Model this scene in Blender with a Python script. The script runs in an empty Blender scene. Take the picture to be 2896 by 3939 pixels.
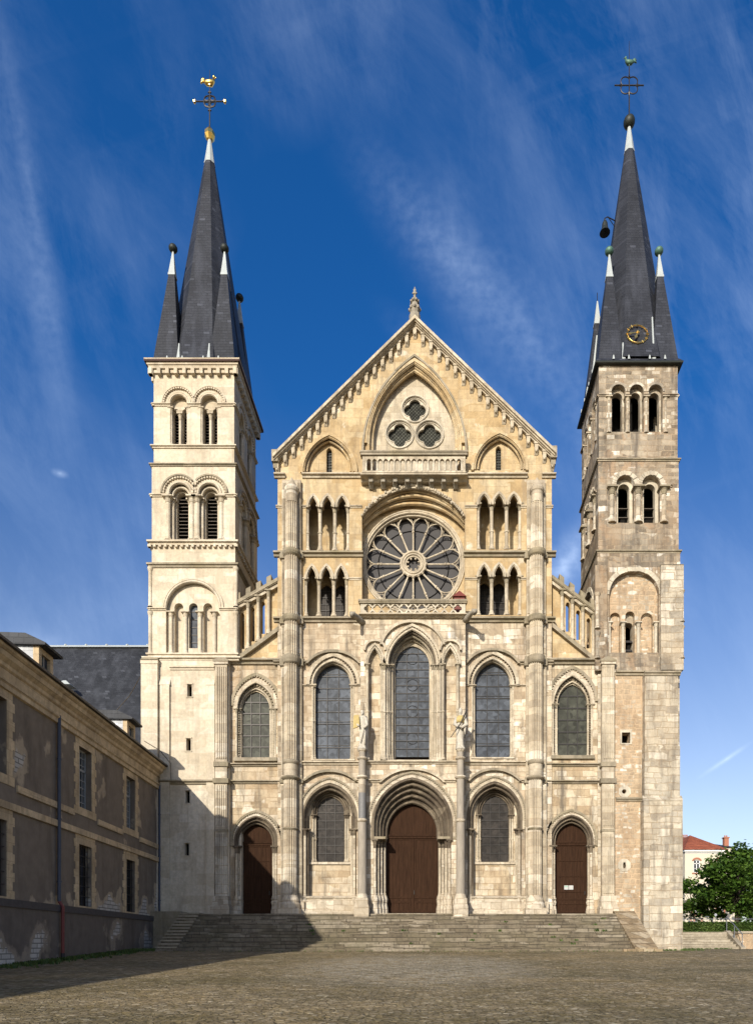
import bpy, bmesh, math, random
from mathutils import Vector, Matrix
from mathutils.geometry import delaunay_2d_cdt
R = math.radians
PI = math.pi
random.seed(7)
scene = bpy.context.scene
col = scene.collection

# ------------------------------------------------------------------ camera, sky, sun, exposure
D, F, ZC = 35.55, 2595.0, 1.5          # distance of the facade plane, focal length in photo pixels, eye height
VX, VY, PW, PH = 1675.0, 3637.0, 2896.0, 3939.0
cam_d = bpy.data.cameras.new("camera")
cam_d.sensor_fit = 'HORIZONTAL'
cam_d.sensor_width = 36.0
cam_d.lens = 36.0 * F / PW
cam_d.shift_x = (PW / 2 - VX) / PW
cam_d.shift_y = (VY - PH / 2) / PW
cam_d.clip_end = 3000
cam = bpy.data.objects.new("camera", cam_d)
cam.location = (0, -D, ZC)
cam.rotation_euler = (R(90), 0, 0)
col.objects.link(cam)
scene.camera = cam

SUN = Vector((0.34, 1.0, -0.43)).normalized()      # the way the light travels
sun_el = math.asin(-SUN.z)
sun_d = bpy.data.lights.new("sun", 'SUN')
sun_d.energy = 4.6
sun_d.angle = R(0.5)
sun_d.color = (1.0, 0.925, 0.80)
sun = bpy.data.objects.new("sun", sun_d)
sun.rotation_euler = SUN.to_track_quat('-Z', 'Y').to_euler()
sun.location = (-30, -60, 50)
col.objects.link(sun)

world = bpy.data.worlds.new("World")
scene.world = world
world.use_nodes = True
scene.view_settings.view_transform = 'Standard'
scene.view_settings.look = 'None'
scene.view_settings.gamma = 1
scene.view_settings.exposure = 0.30
scene.cycles.max_bounces = 6
scene.cycles.diffuse_bounces = 3

def build_world():
    nt = world.node_tree
    nd, lk = nt.nodes, nt.links
    nd.clear()
    out = nd.new('ShaderNodeOutputWorld')
    bg = nd.new('ShaderNodeBackground')
    bg.inputs['Strength'].default_value = 0.136
    sky = nd.new('ShaderNodeTexSky')
    sky.sky_type = 'NISHITA'
    sky.sun_disc = False
    sky.sun_elevation = sun_el
    sky.sun_rotation = math.atan2(-SUN.x, -SUN.y)
    sky.air_density = 1.0
    sky.dust_density = 1.3
    sky.ozone_density = 3.0
    hsv = nd.new('ShaderNodeHueSaturation')
    hsv.inputs['Hue'].default_value = 0.511
    hsv.inputs['Saturation'].default_value = 1.34
    lk.new(sky.outputs[0], hsv.inputs['Color'])
    tc = nd.new('ShaderNodeTexCoord')
    sz = nd.new('ShaderNodeSeparateXYZ'); lk.new(tc.outputs['Generated'], sz.inputs[0])
    sr = nd.new('ShaderNodeMapRange'); lk.new(sz.outputs['Z'], sr.inputs['Value'])      # the air greys towards the horizon
    sr.inputs['From Min'].default_value = 0.0; sr.inputs['From Max'].default_value = 0.62
    sr.inputs['To Min'].default_value = 0.62; sr.inputs['To Max'].default_value = 1.36
    lk.new(sr.outputs[0], hsv.inputs['Saturation'])
    # thin cirrus, drawn out in two directions across the eastern sky
    sep = nd.new('ShaderNodeSeparateXYZ'); lk.new(tc.outputs['Generated'], sep.inputs[0])
    my = nd.new('ShaderNodeMath'); my.operation = 'ABSOLUTE'; lk.new(sep.outputs['Y'], my.inputs[0])
    mz = nd.new('ShaderNodeMath'); mz.operation = 'MAXIMUM'; mz.inputs[1].default_value = 0.1
    lk.new(my.outputs[0], mz.inputs[0])
    dx = nd.new('ShaderNodeMath'); dx.operation = 'DIVIDE'
    dy = nd.new('ShaderNodeMath'); dy.operation = 'DIVIDE'
    lk.new(sep.outputs['X'], dx.inputs[0]); lk.new(mz.outputs[0], dx.inputs[1])
    lk.new(sep.outputs['Z'], dy.inputs[0]); lk.new(mz.outputs[0], dy.inputs[1])
    cmb = nd.new('ShaderNodeCombineXYZ'); lk.new(dx.outputs[0], cmb.inputs[0]); lk.new(dy.outputs[0], cmb.inputs[1])
    def layer(rot, sc, seed, lo, hi, detail=8, rough=0.6, dist=0.5):
        m0 = nd.new('ShaderNodeMapping'); m0.inputs['Rotation'].default_value = (0, 0, R(rot)); lk.new(cmb.outputs[0], m0.inputs[0])
        mp = nd.new('ShaderNodeMapping')
        mp.inputs['Scale'].default_value = sc
        mp.inputs['Location'].default_value = (seed, seed * 0.37, 0)
        lk.new(m0.outputs[0], mp.inputs[0])
        n = nd.new('ShaderNodeTexNoise')
        n.inputs['Scale'].default_value = 1.0
        n.inputs['Detail'].default_value = detail
        n.inputs['Roughness'].default_value = rough
        n.inputs['Distortion'].default_value = dist
        lk.new(mp.outputs[0], n.inputs['Vector'])
        r = nd.new('ShaderNodeMapRange')
        r.inputs['From Min'].default_value = lo
        r.inputs['From Max'].default_value = hi
        lk.new(n.outputs['Fac'], r.inputs['Value'])
        return r.outputs[0]
    a = layer(-38, (5.0, 1.5, 1), 3.1, 0.42, 0.95, 10, 0.68, 0.25)      # long diagonal veils
    b = layer(-12, (8.0, 1.8, 1), 8.7, 0.46, 0.95, 10, 0.68, 0.25)      # steep streaks
    c = layer(0, (1.7, 1.1, 1), 1.3, 0.36, 0.68, 3, 0.5, 0.3)
    e = layer(70, (14.0, 2.2, 1), 5.3, 0.58, 0.9)
    add = nd.new('ShaderNodeMath'); add.operation = 'ADD'; lk.new(a, add.inputs[0]); lk.new(b, add.inputs[1])
    e2 = nd.new('ShaderNodeMath'); e2.operation = 'MULTIPLY'; e2.inputs[1].default_value = .25; lk.new(e, e2.inputs[0])
    ad2 = nd.new('ShaderNodeMath'); ad2.operation = 'ADD'; lk.new(add.outputs[0], ad2.inputs[0]); lk.new(e2.outputs[0], ad2.inputs[1])
    mul = nd.new('ShaderNodeMath'); mul.operation = 'MULTIPLY'; lk.new(ad2.outputs[0], mul.inputs[0]); lk.new(c, mul.inputs[1])
    m2 = nd.new('ShaderNodeMath'); m2.operation = 'MULTIPLY'; m2.inputs[1].default_value = 0.27; m2.use_clamp = True
    lk.new(mul.outputs[0], m2.inputs[0])
    mix = nd.new('ShaderNodeMix'); mix.data_type = 'RGBA'
    lk.new(m2.outputs[0], mix.inputs['Factor'])
    lk.new(hsv.outputs[0], mix.inputs['A'])
    mix.inputs['B'].default_value = (5.5, 6.8, 9.0, 1)
    # one short vapour trail low on the right, one small puff on the left
    def near(cx, cy, rot, lx, ly, amt, soft=1.0):
        m0 = nd.new('ShaderNodeMapping'); m0.inputs['Location'].default_value = (-cx, -cy, 0); lk.new(cmb.outputs[0], m0.inputs[0])
        m1 = nd.new('ShaderNodeMapping'); m1.inputs['Rotation'].default_value = (0, 0, R(rot)); lk.new(m0.outputs[0], m1.inputs[0])
        m3 = nd.new('ShaderNodeMapping'); m3.inputs['Scale'].default_value = (1/lx, 1/ly, 0); lk.new(m1.outputs[0], m3.inputs[0])
        g = nd.new('ShaderNodeTexGradient'); g.gradient_type = 'QUADRATIC_SPHERE'; lk.new(m3.outputs[0], g.inputs[0])
        n = nd.new('ShaderNodeTexNoise'); n.inputs['Scale'].default_value = 60; n.inputs['Detail'].default_value = 5; lk.new(cmb.outputs[0], n.inputs['Vector'])
        k = nd.new('ShaderNodeMath'); k.operation = 'MULTIPLY'; lk.new(g.outputs['Fac'], k.inputs[0]); lk.new(n.outputs['Fac'], k.inputs[1])
        k2 = nd.new('ShaderNodeMath'); k2.operation = 'MULTIPLY'; k2.inputs[1].default_value = amt; lk.new(k.outputs[0], k2.inputs[0])
        return k2.outputs[0]
    tot = m2.outputs[0]
    for q in (near(.43, .275, -34, .062, .006, .9), near(-.557, .70, 20, .018, .009, .7), near(.19, .56, -60, .12, .045, .75), near(-.56, .42, 30, .12, .05, .5), near(-.50, .33, 35, .15, .03, .45), near(.07, .80, 45, .25, .05, .4), near(-.60, 1.12, 80, .40, .03, .15), near(-.585, .95, 76, .32, .05, .12), near(.14, .90, 54, .50, .14, .14), near(.02, 1.02, 50, .36, .08, .18), near(.30, .62, 62, .25, .06, .30)):
        ad = nd.new('ShaderNodeMath'); ad.operation = 'ADD'; ad.use_clamp = True; lk.new(tot, ad.inputs[0]); lk.new(q, ad.inputs[1]); tot = ad.outputs[0]
    lk.new(tot, mix.inputs['Factor'])
    lk.new(mix.outputs['Result'], bg.inputs['Color'])
    lk.new(bg.outputs[0], out.inputs[0])
build_world()

# ------------------------------------------------------------------ measures: a point of the photograph at a known depth
def X(s, Y=0.0): return (s - VX) * (D + Y) / F
def Z(t, Y=0.0): return ZC + (VY - t) * (D + Y) / F
def L(px, Y=0.0): return px * (D + Y) / F

# ------------------------------------------------------------------ mesh helpers
class MB:
    def __init__(self, M=None):
        self.v, self.f, self.mi, self.m, self.M = [], [], [], 0, M
    def add(self, vs, fs):
        o = len(self.v)
        if self.M is not None: vs = [self.M @ Vector(p) for p in vs]
        self.v.extend([tuple(p) for p in vs])
        for f in fs:
            self.f.append([i + o for i in f]); self.mi.append(self.m)
    def box(self, x0, x1, y0, y1, z0, z1):
        self.add([(x0,y0,z0),(x1,y0,z0),(x1,y1,z0),(x0,y1,z0),(x0,y0,z1),(x1,y0,z1),(x1,y1,z1),(x0,y1,z1)],
                 [(0,1,5,4),(1,2,6,5),(2,3,7,6),(3,0,4,7),(4,5,6,7),(3,2,1,0)])
    def frustum(self, cx, cy, ax, ay, z0, bx, by, z1, cx2=None, cy2=None):
        c2 = cx if cx2 is None else cx2; d2 = cy if cy2 is None else cy2
        self.add([(cx-ax,cy-ay,z0),(cx+ax,cy-ay,z0),(cx+ax,cy+ay,z0),(cx-ax,cy+ay,z0),
                  (c2-bx,d2-by,z1),(c2+bx,d2-by,z1),(c2+bx,d2+by,z1),(c2-bx,d2+by,z1)],
                 [(0,1,5,4),(1,2,6,5),(2,3,7,6),(3,0,4,7),(4,5,6,7),(3,2,1,0)])
    def panel(self, outer, y0, y1, holes=(), sides=True, back=False, depths=None):
        """flat wall in the XZ plane at y0, with openings whose reveals run back to y1"""
        loops = [list(outer)] + [list(h) for h in holes]
        if holes:
            vs, es = [], []
            for lp in loops:
                o = len(vs); vs += [Vector(p) for p in lp]
                es += [(o + i, o + (i + 1) % len(lp)) for i in range(len(lp))]
            ov, oe, of, *_ = delaunay_2d_cdt(vs, es, [], 0, 1e-5)
            keep = []
            for t in of:
                c = sum((ov[i] for i in t), Vector((0, 0))) / len(t)
                if inside(c, loops[0]) and not any(inside(c, h) for h in loops[1:]): keep.append(t)
            self.add([(p.x, y0, p.y) for p in ov], keep)
            if back: self.add([(p.x, y1, p.y) for p in ov], [t[::-1] for t in keep])
        else:
            n = len(outer)
            self.add([(p[0], y0, p[1]) for p in outer], [tuple(range(n))])
            if back: self.add([(p[0], y1, p[1]) for p in outer], [tuple(range(n))[::-1]])
        for k, lp in enumerate(loops):
            if k == 0 and not sides: continue
            self.skirt(lp, y0, y1 if (k == 0 or depths is None) else depths[k-1])
    def skirt(self, lp, y0, y1, closed=True):
        n = len(lp)
        vs = [(p[0], y0, p[1]) for p in lp] + [(p[0], y1, p[1]) for p in lp]
        self.add(vs, [(i, (i+1) % n, n + (i+1) % n, n + i) for i in range(n if closed else n - 1)])
    def band(self, outer, inner, y0, y1, out_side=False, closed=False):
        """a strip between two outlines of equal count, its inner edge running back to y1"""
        n = len(outer)
        vs = [(p[0], y0, p[1]) for p in outer] + [(p[0], y0, p[1]) for p in inner]
        self.add(vs, [(i, (i+1) % n, n + (i+1) % n, n + i) for i in range(n if closed else n - 1)])
        self.skirt(inner, y0, y1, closed)
        if out_side: self.skirt(outer, y0, y1, closed)
        if not closed and out_side:
            for i in (0, n - 1):
                a, b = outer[i], inner[i]
                self.add([(a[0],y0,a[1]),(b[0],y0,b[1]),(b[0],y1,b[1]),(a[0],y1,a[1])], [(0,1,2,3)])
    def lathe(self, cx, cy, prof, n=12, square=False):
        vs, fs = [], []
        a0 = PI / 4 if square else 0
        k = math.sqrt(2) if square else 1
        for r, z in prof:
            for i in range(n):
                a = a0 + 2 * PI * i / n
                vs.append((cx + r * k * math.cos(a), cy + r * k * math.sin(a), z))
        m = len(prof)
        for j in range(m - 1):
            for i in range(n):
                fs.append((j*n+i, j*n+(i+1) % n, (j+1)*n+(i+1) % n, (j+1)*n+i))
        fs.append(tuple(range(n))[::-1]); fs.append(tuple((m-1)*n+i for i in range(n)))
        self.add(vs, fs)
    def vprism(self, poly, z0, z1, cap=True):
        n = len(poly)
        self.add([(p[0],p[1],z0) for p in poly] + [(p[0],p[1],z1) for p in poly],
                 [(i,(i+1) % n,n+(i+1) % n,n+i) for i in range(n)] + ([tuple(range(n))[::-1], tuple(range(n,2*n))] if cap else []))
    def xprism(self, poly, x0, x1):
        """outline in the YZ plane drawn out along X"""
        n = len(poly)
        self.add([(x0,p[0],p[1]) for p in poly] + [(x1,p[0],p[1]) for p in poly],
                 [(i,(i+1) % n,n+(i+1) % n,n+i) for i in range(n)] + [tuple(range(n))[::-1], tuple(range(n,2*n))])
    def tube(self, pts, r, n=6, closed=False):
        pts = [Vector(p) for p in pts]
        m = len(pts); vs, fs = [], []
        up = Vector((0, 1, 0))
        for i, p in enumerate(pts):
            a = pts[(i-1) % m] if (closed or i) else p
            b = pts[(i+1) % m] if (closed or i < m-1) else p
            t = (b - a).normalized() if (b - a).length > 1e-9 else Vector((0,0,1))
            u = up if abs(t.dot(up)) < .95 else Vector((1,0,0))
            s = t.cross(u).normalized(); w = s.cross(t)
            rr = r[i] if isinstance(r, (list, tuple)) else r
            for k in range(n):
                an = 2*PI*k/n
                vs.append(p + s*rr*math.cos(an) + w*rr*math.sin(an))
        for i in range(m if closed else m-1):
            for k in range(n):
                j = (i+1) % m
                fs.append((i*n+k, i*n+(k+1) % n, j*n+(k+1) % n, j*n+k))
        if not closed:
            fs.append(tuple(range(n))[::-1]); fs.append(tuple((m-1)*n+k for k in range(n)))
        self.add(vs, fs)
    def ball(self, c, r, n=8, sx=1, sy=1, sz=1):
        prof = []
        vs, fs = [], []
        m = max(4, n//2+1)
        for j in range(m+1):
            ph = PI*j/m
            for i in range(n):
                a = 2*PI*i/n
                vs.append((c[0]+r*sx*math.sin(ph)*math.cos(a), c[1]+r*sy*math.sin(ph)*math.sin(a), c[2]+r*sz*math.cos(ph)))
        for j in range(m):
            for i in range(n): fs.append((j*n+i, (j+1)*n+i, (j+1)*n+(i+1) % n, j*n+(i+1) % n))
        self.add(vs, fs)
    def course(self, x0, x1, y, z0, z1, p):
        """projecting string course along X in front of the plane y"""
        h = z1 - z0
        self.xprism([(y+.05,z0),(y-p*.35,z0),(y-p*.5,z0+h*.35),(y-p,z0+h*.45),(y-p,z0+h*.72),(y+.05,z1)], x0, x1)
    def ringcourse(self, cx, cy, hw, z0, z1, p):
        h = z1 - z0
        prof = [(hw-.03,z0),(hw+p*.4,z0+.02*h),(hw+p*.5,z0+h*.35),(hw+p,z0+h*.45),(hw+p,z0+h*.75),(hw-.03,z1)]
        self.lathe(cx, cy, prof, 4, True)
    def build(self, name, mats, parent=None, smooth=False, weld=False):
        me = bpy.data.meshes.new(name)
        off = Vector((0,0,0))
        if parent is not None: off = world_loc(parent)
        me.from_pydata([(p[0]-off.x, p[1]-off.y, p[2]-off.z) for p in self.v], [], self.f)
        if not isinstance(mats, (list, tuple)): mats = [mats]
        for m in mats: me.materials.append(m)
        me.polygons.foreach_set('material_index', self.mi)
        bm = bmesh.new(); bm.from_mesh(me)
        bmesh.ops.remove_doubles(bm, verts=bm.verts, dist=0.0004) if weld else None
        bmesh.ops.recalc_face_normals(bm, faces=bm.faces)
        bm.to_mesh(me); bm.free()
        if smooth:
            me.polygons.foreach_set('use_smooth', [True]*len(me.polygons))
        me.update()
        o = bpy.data.objects.new(name, me)
        col.objects.link(o)
        if parent is not None: o.parent = parent
        return o

def world_loc(o):
    v = Vector((0,0,0))
    while o is not None:
        v += o.location; o = o.parent
    return v

def inside(c, poly):
    x, y = c[0], c[1]; r = False; n = len(poly)
    for i in range(n):
        x0, y0 = poly[i]; x1, y1 = poly[(i+1) % n]
        if (y0 > y) != (y1 > y) and x < (x1-x0)*(y-y0)/(y1-y0)+x0: r = not r
    return r

STILT = False
def arch(cx, w, zs, h, n=10, RR=None):
    """pointed, round or segmental arch from the left springing to the right one"""
    foot = None
    if STILT and h > w*1.12:
        foot = zs; k = (h-w*1.12)*.85; zs += k; h -= k
    if RR is None: RR = (w*w+h*h)/(2*w) if h >= w*.999 else (w*w+h*h)/(2*h)*.93
    # circle through (-w,0) and (0,h), centre to the lower right of the chord
    mx, mz = -w/2, h/2; cl = math.hypot(w, h)
    k = math.sqrt(max(0, RR*RR-cl*cl/4))
    ox, oz = mx + k*h/cl, mz - k*w/cl
    a0 = math.atan2(0-oz, -w-ox); a1 = math.atan2(h-oz, 0-ox)
    if a0 < 0: a0 += 2*PI
    pts = [(ox+RR*math.cos(a0+(a1-a0)*i/n), oz+RR*math.sin(a0+(a1-a0)*i/n)) for i in range(n+1)]
    left = [(cx+p[0], zs+p[1]) for p in pts]
    right = [(cx-p[0], zs+p[1]) for p in pts[-2::-1]]
    if foot is not None: return [(cx-w, foot)] + left + right + [(cx+w, foot)]
    return left + right

def opening(cx, w, zb, zs, h, n=10):
    return [(cx-w, zb)] + arch(cx, w, zs, h, n) + [(cx+w, zb)]

def rect(x0, x1, z0, z1): return [(x0,z0),(x1,z0),(x1,z1),(x0,z1)]
def circle(cx, cz, r, n=32): return [(cx+r*math.cos(2*PI*i/n), cz+r*math.sin(2*PI*i/n)) for i in range(n)]

def empty(name, loc, label=None, cat=None, group=None, kind=None):
    o = bpy.data.objects.new(name, None)
    o.location = loc; o.empty_display_size = .3
    col.objects.link(o)
    tag(o, label, cat, group, kind)
    return o
def tag(o, label=None, cat=None, group=None, kind=None):
    if label: o['label'] = label
    if cat: o['category'] = cat
    if group: o['group'] = group
    if kind: o['kind'] = kind
    return o

# ------------------------------------------------------------------ materials
def mat_base(name):
    m = bpy.data.materials.new(name); m.use_nodes = True
    nt = m.node_tree
    return m, nt.nodes, nt.links, nt.nodes['Principled BSDF']

def nz(nd, lk, vec, scale, detail=4, rough=.55, dist=0):
    n = nd.new('ShaderNodeTexNoise')
    n.inputs['Scale'].default_value = scale; n.inputs['Detail'].default_value = detail
    n.inputs['Roughness'].default_value = rough; n.inputs['Distortion'].default_value = dist
    if vec is not None: lk.new(vec, n.inputs['Vector'])
    return n.outputs['Fac']
def ramp(nd, lk, fac, stops, interp='LINEAR'):
    r = nd.new('ShaderNodeValToRGB'); r.color_ramp.interpolation = interp
    e = r.color_ramp.elements
    while len(e) < len(stops): e.new(.5)
    for i, (p, c) in enumerate(stops):
        e[i].position = p; e[i].color = (c[0], c[1], c[2], 1) if isinstance(c, (tuple, list)) else (c, c, c, 1)
    lk.new(fac, r.inputs[0])
    return r.outputs['Color']
def mixc(nd, lk, fac, a, b, mode='MIX'):
    m = nd.new('ShaderNodeMix'); m.data_type = 'RGBA'; m.blend_type = mode
    for s, k in ((fac, 'Factor'), (a, 'A'), (b, 'B')):
        if hasattr(s, 'links') or hasattr(s, 'is_linked'): lk.new(s, m.inputs[k])
        elif isinstance(s, (int, float)): m.inputs[k].default_value = s
        else: m.inputs[k].default_value = (s[0], s[1], s[2], 1)
    return m.outputs['Result']
def bump(nd, lk, bs, height, strength, dist=.02):
    b = nd.new('ShaderNodeBump'); b.inputs['Strength'].default_value = strength; b.inputs['Distance'].default_value = dist
    lk.new(height, b.inputs['Height']); lk.new(b.outputs[0], bs.inputs['Normal'])
def mapped(nd, lk, vec, sc, loc=(0,0,0)):
    m = nd.new('ShaderNodeMapping'); m.inputs['Scale'].default_value = sc; m.inputs['Location'].default_value = loc
    lk.new(vec, m.inputs[0]); return m.outputs[0]

def stone(name, stops, mortar, bw, bh, ms=.012, stain=(.35,(.30,.25,.19)), soot=(.25,(.16,.13,.10)), wob=.03, bmp=.5, patch=None, seed=0.0, rough=.88, blotch=.6):
    """ashlar: blocks of varied tone, joints, soft stains and dark run-off streaks"""
    m, nd, lk, bs = mat_base(name)
    tc = nd.new('ShaderNodeTexCoord'); ob = tc.outputs['Object']
    sep = nd.new('ShaderNodeSeparateXYZ'); lk.new(ob, sep.inputs[0])
    ad = nd.new('ShaderNodeMath'); ad.operation = 'ADD'; lk.new(sep.outputs[0], ad.inputs[0]); lk.new(sep.outputs[1], ad.inputs[1])
    w1 = nz(nd, lk, ob, 1.3, 3); w2 = nz(nd, lk, mapped(nd, lk, ob, (1,1,1), (9,4,2)), 1.1, 3)
    def wobble(src, n, a):
        k = nd.new('ShaderNodeMath'); k.operation = 'MULTIPLY_ADD'; lk.new(n, k.inputs[0]); k.inputs[1].default_value = a; lk.new(src, k.inputs[2])
        return k.outputs[0]
    cb = nd.new('ShaderNodeCombineXYZ'); lk.new(wobble(ad.outputs[0], w1, wob*4), cb.inputs[0]); lk.new(wobble(sep.outputs[2], w2, wob*2.5), cb.inputs[1])
    cb.inputs[2].default_value = seed
    br = nd.new('ShaderNodeTexBrick'); lk.new(cb.outputs[0], br.inputs['Vector'])
    br.inputs['Color1'].default_value = (0,0,0,1); br.inputs['Color2'].default_value = (1,1,1,1); br.inputs['Mortar'].default_value = (.5,.5,.5,1)
    br.inputs['Scale'].default_value = 1; br.inputs['Brick Width'].default_value = bw; br.inputs['Row Height'].default_value = bh
    br.inputs['Mortar Size'].default_value = ms; br.inputs['Mortar Smooth'].default_value = .2
    br.squash = .7; br.squash_frequency = 3; br.offset_frequency = 2; br.offset = .43
    b2 = nd.new('ShaderNodeTexBrick'); lk.new(cb.outputs[0], b2.inputs['Vector'])
    b2.inputs['Color1'].default_value = (0,0,0,1); b2.inputs['Color2'].default_value = (1,1,1,1); b2.inputs['Mortar'].default_value = (.5,.5,.5,1)
    b2.inputs['Scale'].default_value = 1; b2.inputs['Brick Width'].default_value = bw*1.45; b2.inputs['Row Height'].default_value = bh*1.37
    b2.inputs['Mortar Size'].default_value = ms; b2.inputs['Mortar Smooth'].default_value = .2; b2.offset = .37; b2.squash = .6; b2.squash_frequency = 2
    zone = ramp(nd, lk, nz(nd, lk, mapped(nd, lk, ob, (1,1,1.6), (seed,11,4)), .5, 2), [(.47,0),(.49,1)])
    bcol = mixc(nd, lk, zone, br.outputs['Color'], b2.outputs['Color']); bfac = mixc(nd, lk, zone, br.outputs['Fac'], b2.outputs['Fac'])
    c = ramp(nd, lk, bcol, stops)
    fine = nz(nd, lk, ob, 7, 6, .65)
    c = mixc(nd, lk, .55, c, ramp(nd, lk, fine, [(.3,(.62,.62,.62)),(.7,(1.18,1.15,1.1))]), 'MULTIPLY')
    c = mixc(nd, lk, bfac, c, mortar)
    if patch:
        pf = ramp(nd, lk, nz(nd, lk, mapped(nd, lk, ob, (1,1,1), (3+seed,7,1)), patch[0], 6, .62), [(patch[1],0),(patch[1]+.06,1)])
        c = mixc(nd, lk, pf, c, mixc(nd, lk, fine, [x*.75 for x in patch[2]], [min(1,x*1.2) for x in patch[2]]))
    bl = ramp(nd, lk, nz(nd, lk, mapped(nd, lk, ob, (1,1,.7), (7,seed,3)), 1.35, 7, .68, .4), [(.34,(.50,.47,.44)),(.50,(.95,.94,.92)),(.70,(1.12,1.10,1.08))])
    c = mixc(nd, lk, blotch, c, bl, 'MULTIPLY')
    st = ramp(nd, lk, nz(nd, lk, mapped(nd, lk, ob, (1,1,.8), (seed,2,5)), .55, 7, .6), [(.44,0),(.72,1)])
    c2 = mixc(nd, lk, st, c, stain[1])
    c = mixc(nd, lk, stain[0], c, c2)
    sk = ramp(nd, lk, nz(nd, lk, mapped(nd, lk, ob, (2.6,2.6,.28), (seed*3,1,0)), 1, 8, .68), [(.49,0),(.68,1)])
    c2 = mixc(nd, lk, sk, c, soot[1])
    c = mixc(nd, lk, soot[0], c, c2)
    lk.new(c, bs.inputs['Base Color']); bs.inputs['Roughness'].default_value = rough
    bs.inputs['Specular IOR Level'].default_value = .2
    hh = nd.new('ShaderNodeMath'); hh.operation = 'MULTIPLY_ADD'; lk.new(bfac, hh.inputs[0]); hh.inputs[1].default_value = -.6; lk.new(fine, hh.inputs[2])
    bump(nd, lk, bs, hh.outputs[0], bmp, .025)
    return m

def plain(name, c, rough=.6, metal=0, var=.25, scale=6, bmp=.15, spec=.4, sc=(1,1,1)):
    m, nd, lk, bs = mat_base(name)
    tc = nd.new('ShaderNodeTexCoord')
    n = nz(nd, lk, mapped(nd, lk, tc.outputs['Object'], sc), scale, 5, .6)
    lk.new(mixc(nd, lk, n, [x*(1-var) for x in c], [min(1, x*(1+var)) for x in c]), bs.inputs['Base Color'])
    bs.inputs['Roughness'].default_value = rough; bs.inputs['Metallic'].default_value = metal
    bs.inputs['Specular IOR Level'].default_value = spec
    if bmp: bump(nd, lk, bs, n, bmp, .02)
    return m

def slate(name, c, bw=.32, bh=.16):
    m, nd, lk, bs = mat_base(name)
    tc = nd.new('ShaderNodeTexCoord'); ob = tc.outputs['Object']
    sep = nd.new('ShaderNodeSeparateXYZ'); lk.new(ob, sep.inputs[0])
    ad = nd.new('ShaderNodeMath'); ad.operation = 'ADD'; lk.new(sep.outputs[0], ad.inputs[0]); lk.new(sep.outputs[1], ad.inputs[1])
    cb = nd.new('ShaderNodeCombineXYZ'); lk.new(ad.outputs[0], cb.inputs[0]); lk.new(sep.outputs[2], cb.inputs[1])
    br = nd.new('ShaderNodeTexBrick'); lk.new(cb.outputs[0], br.inputs['Vector'])
    br.inputs['Color1'].default_value = (0,0,0,1); br.inputs['Color2'].default_value = (1,1,1,1); br.inputs['Mortar'].default_value = (0,0,0,1)
    br.inputs['Scale'].default_value = 1; br.inputs['Brick Width'].default_value = bw; br.inputs['Row Height'].default_value = bh
    br.inputs['Mortar Size'].default_value = .008
    c1 = ramp(nd, lk, br.outputs['Color'], [(0,[x*.75 for x in c]),(.85,[x*1.05 for x in c]),(.95,[x*1.25 for x in c]),(1,[x*2.4 for x in c])])
    n = nz(nd, lk, ob, .7, 6, .6)
    c1 = mixc(nd, lk, .7, c1, ramp(nd, lk, n, [(.3,.55),(.7,1.45)]), 'MULTIPLY')
    st = ramp(nd, lk, nz(nd, lk, mapped(nd, lk, ob, (1.6,1.6,.3)), 1, 5), [(.5,0),(.75,1)])
    c1 = mixc(nd, lk, st, c1, [x*1.9 for x in c])
    lk.new(c1, bs.inputs['Base Color']); bs.inputs['Roughness'].default_value = .6
    bs.inputs['Specular IOR Level'].default_value = .25
    bump(nd, lk, bs, br.outputs['Color'], .7, .03)
    return m

M = {}
M['cream'] = stone('pale_stone', [(0,(.50,.43,.325)),(.5,(.56,.495,.385)),(1,(.62,.56,.455))], (.50,.43,.33), 1.0, .42, .007, (.45,(.44,.35,.23)), (.55,(.30,.25,.185)), .005, .25, blotch=.32)
M['facade'] = stone('weathered_stone', [(0,(.35,.285,.205)),(.3,(.51,.43,.32)),(.7,(.59,.52,.405)),(1,(.76,.715,.625))], (.36,.28,.195), .66, .27, .014, (.75,(.34,.25,.16)), (.9,(.15,.125,.095)), .05, .6, seed=1.3, blotch=.85)
M['gable'] = stone('golden_stone', [(0,(.43,.31,.165)),(.5,(.51,.395,.235)),(1,(.55,.455,.30))], (.39,.28,.15), .95, .36, .009, (.7,(.34,.24,.125)), (.6,(.22,.17,.115)), .01, .35, patch=(.9,.63,(.70,.64,.52)), seed=2.1)
M['aisle'] = stone('aisle_stone', [(0,(.37,.285,.185)),(.4,(.51,.425,.30)),(1,(.66,.60,.49))], (.32,.23,.14), .85, .33, .012, (.7,(.32,.225,.135)), (.9,(.13,.11,.085)), .04, .6, seed=4.4, blotch=.9)
M['rubble'] = stone('patched_old_stone', [(0,(.155,.13,.10)),(.3,(.27,.235,.185)),(.55,(.34,.29,.225)),(.82,(.40,.345,.265)),(.9,(.60,.56,.48)),(1,(.76,.73,.66))], (.36,.285,.20), .50, .215, .018, (.75,(.30,.21,.13)), (.9,(.12,.10,.08)), .09, .9, patch=(1.1,.57,(.33,.24,.16)), seed=5.2, blotch=1)
M['quoin'] = stone('buttress_stone', [(0,(.30,.265,.215)),(.35,(.42,.38,.31)),(.7,(.50,.445,.35)),(1,(.64,.595,.51))], (.38,.30,.205), .72, .29, .016, (.6,(.36,.27,.17)), (.8,(.15,.13,.105)), .07, .9, seed=6.0, blotch=.75)
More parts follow.
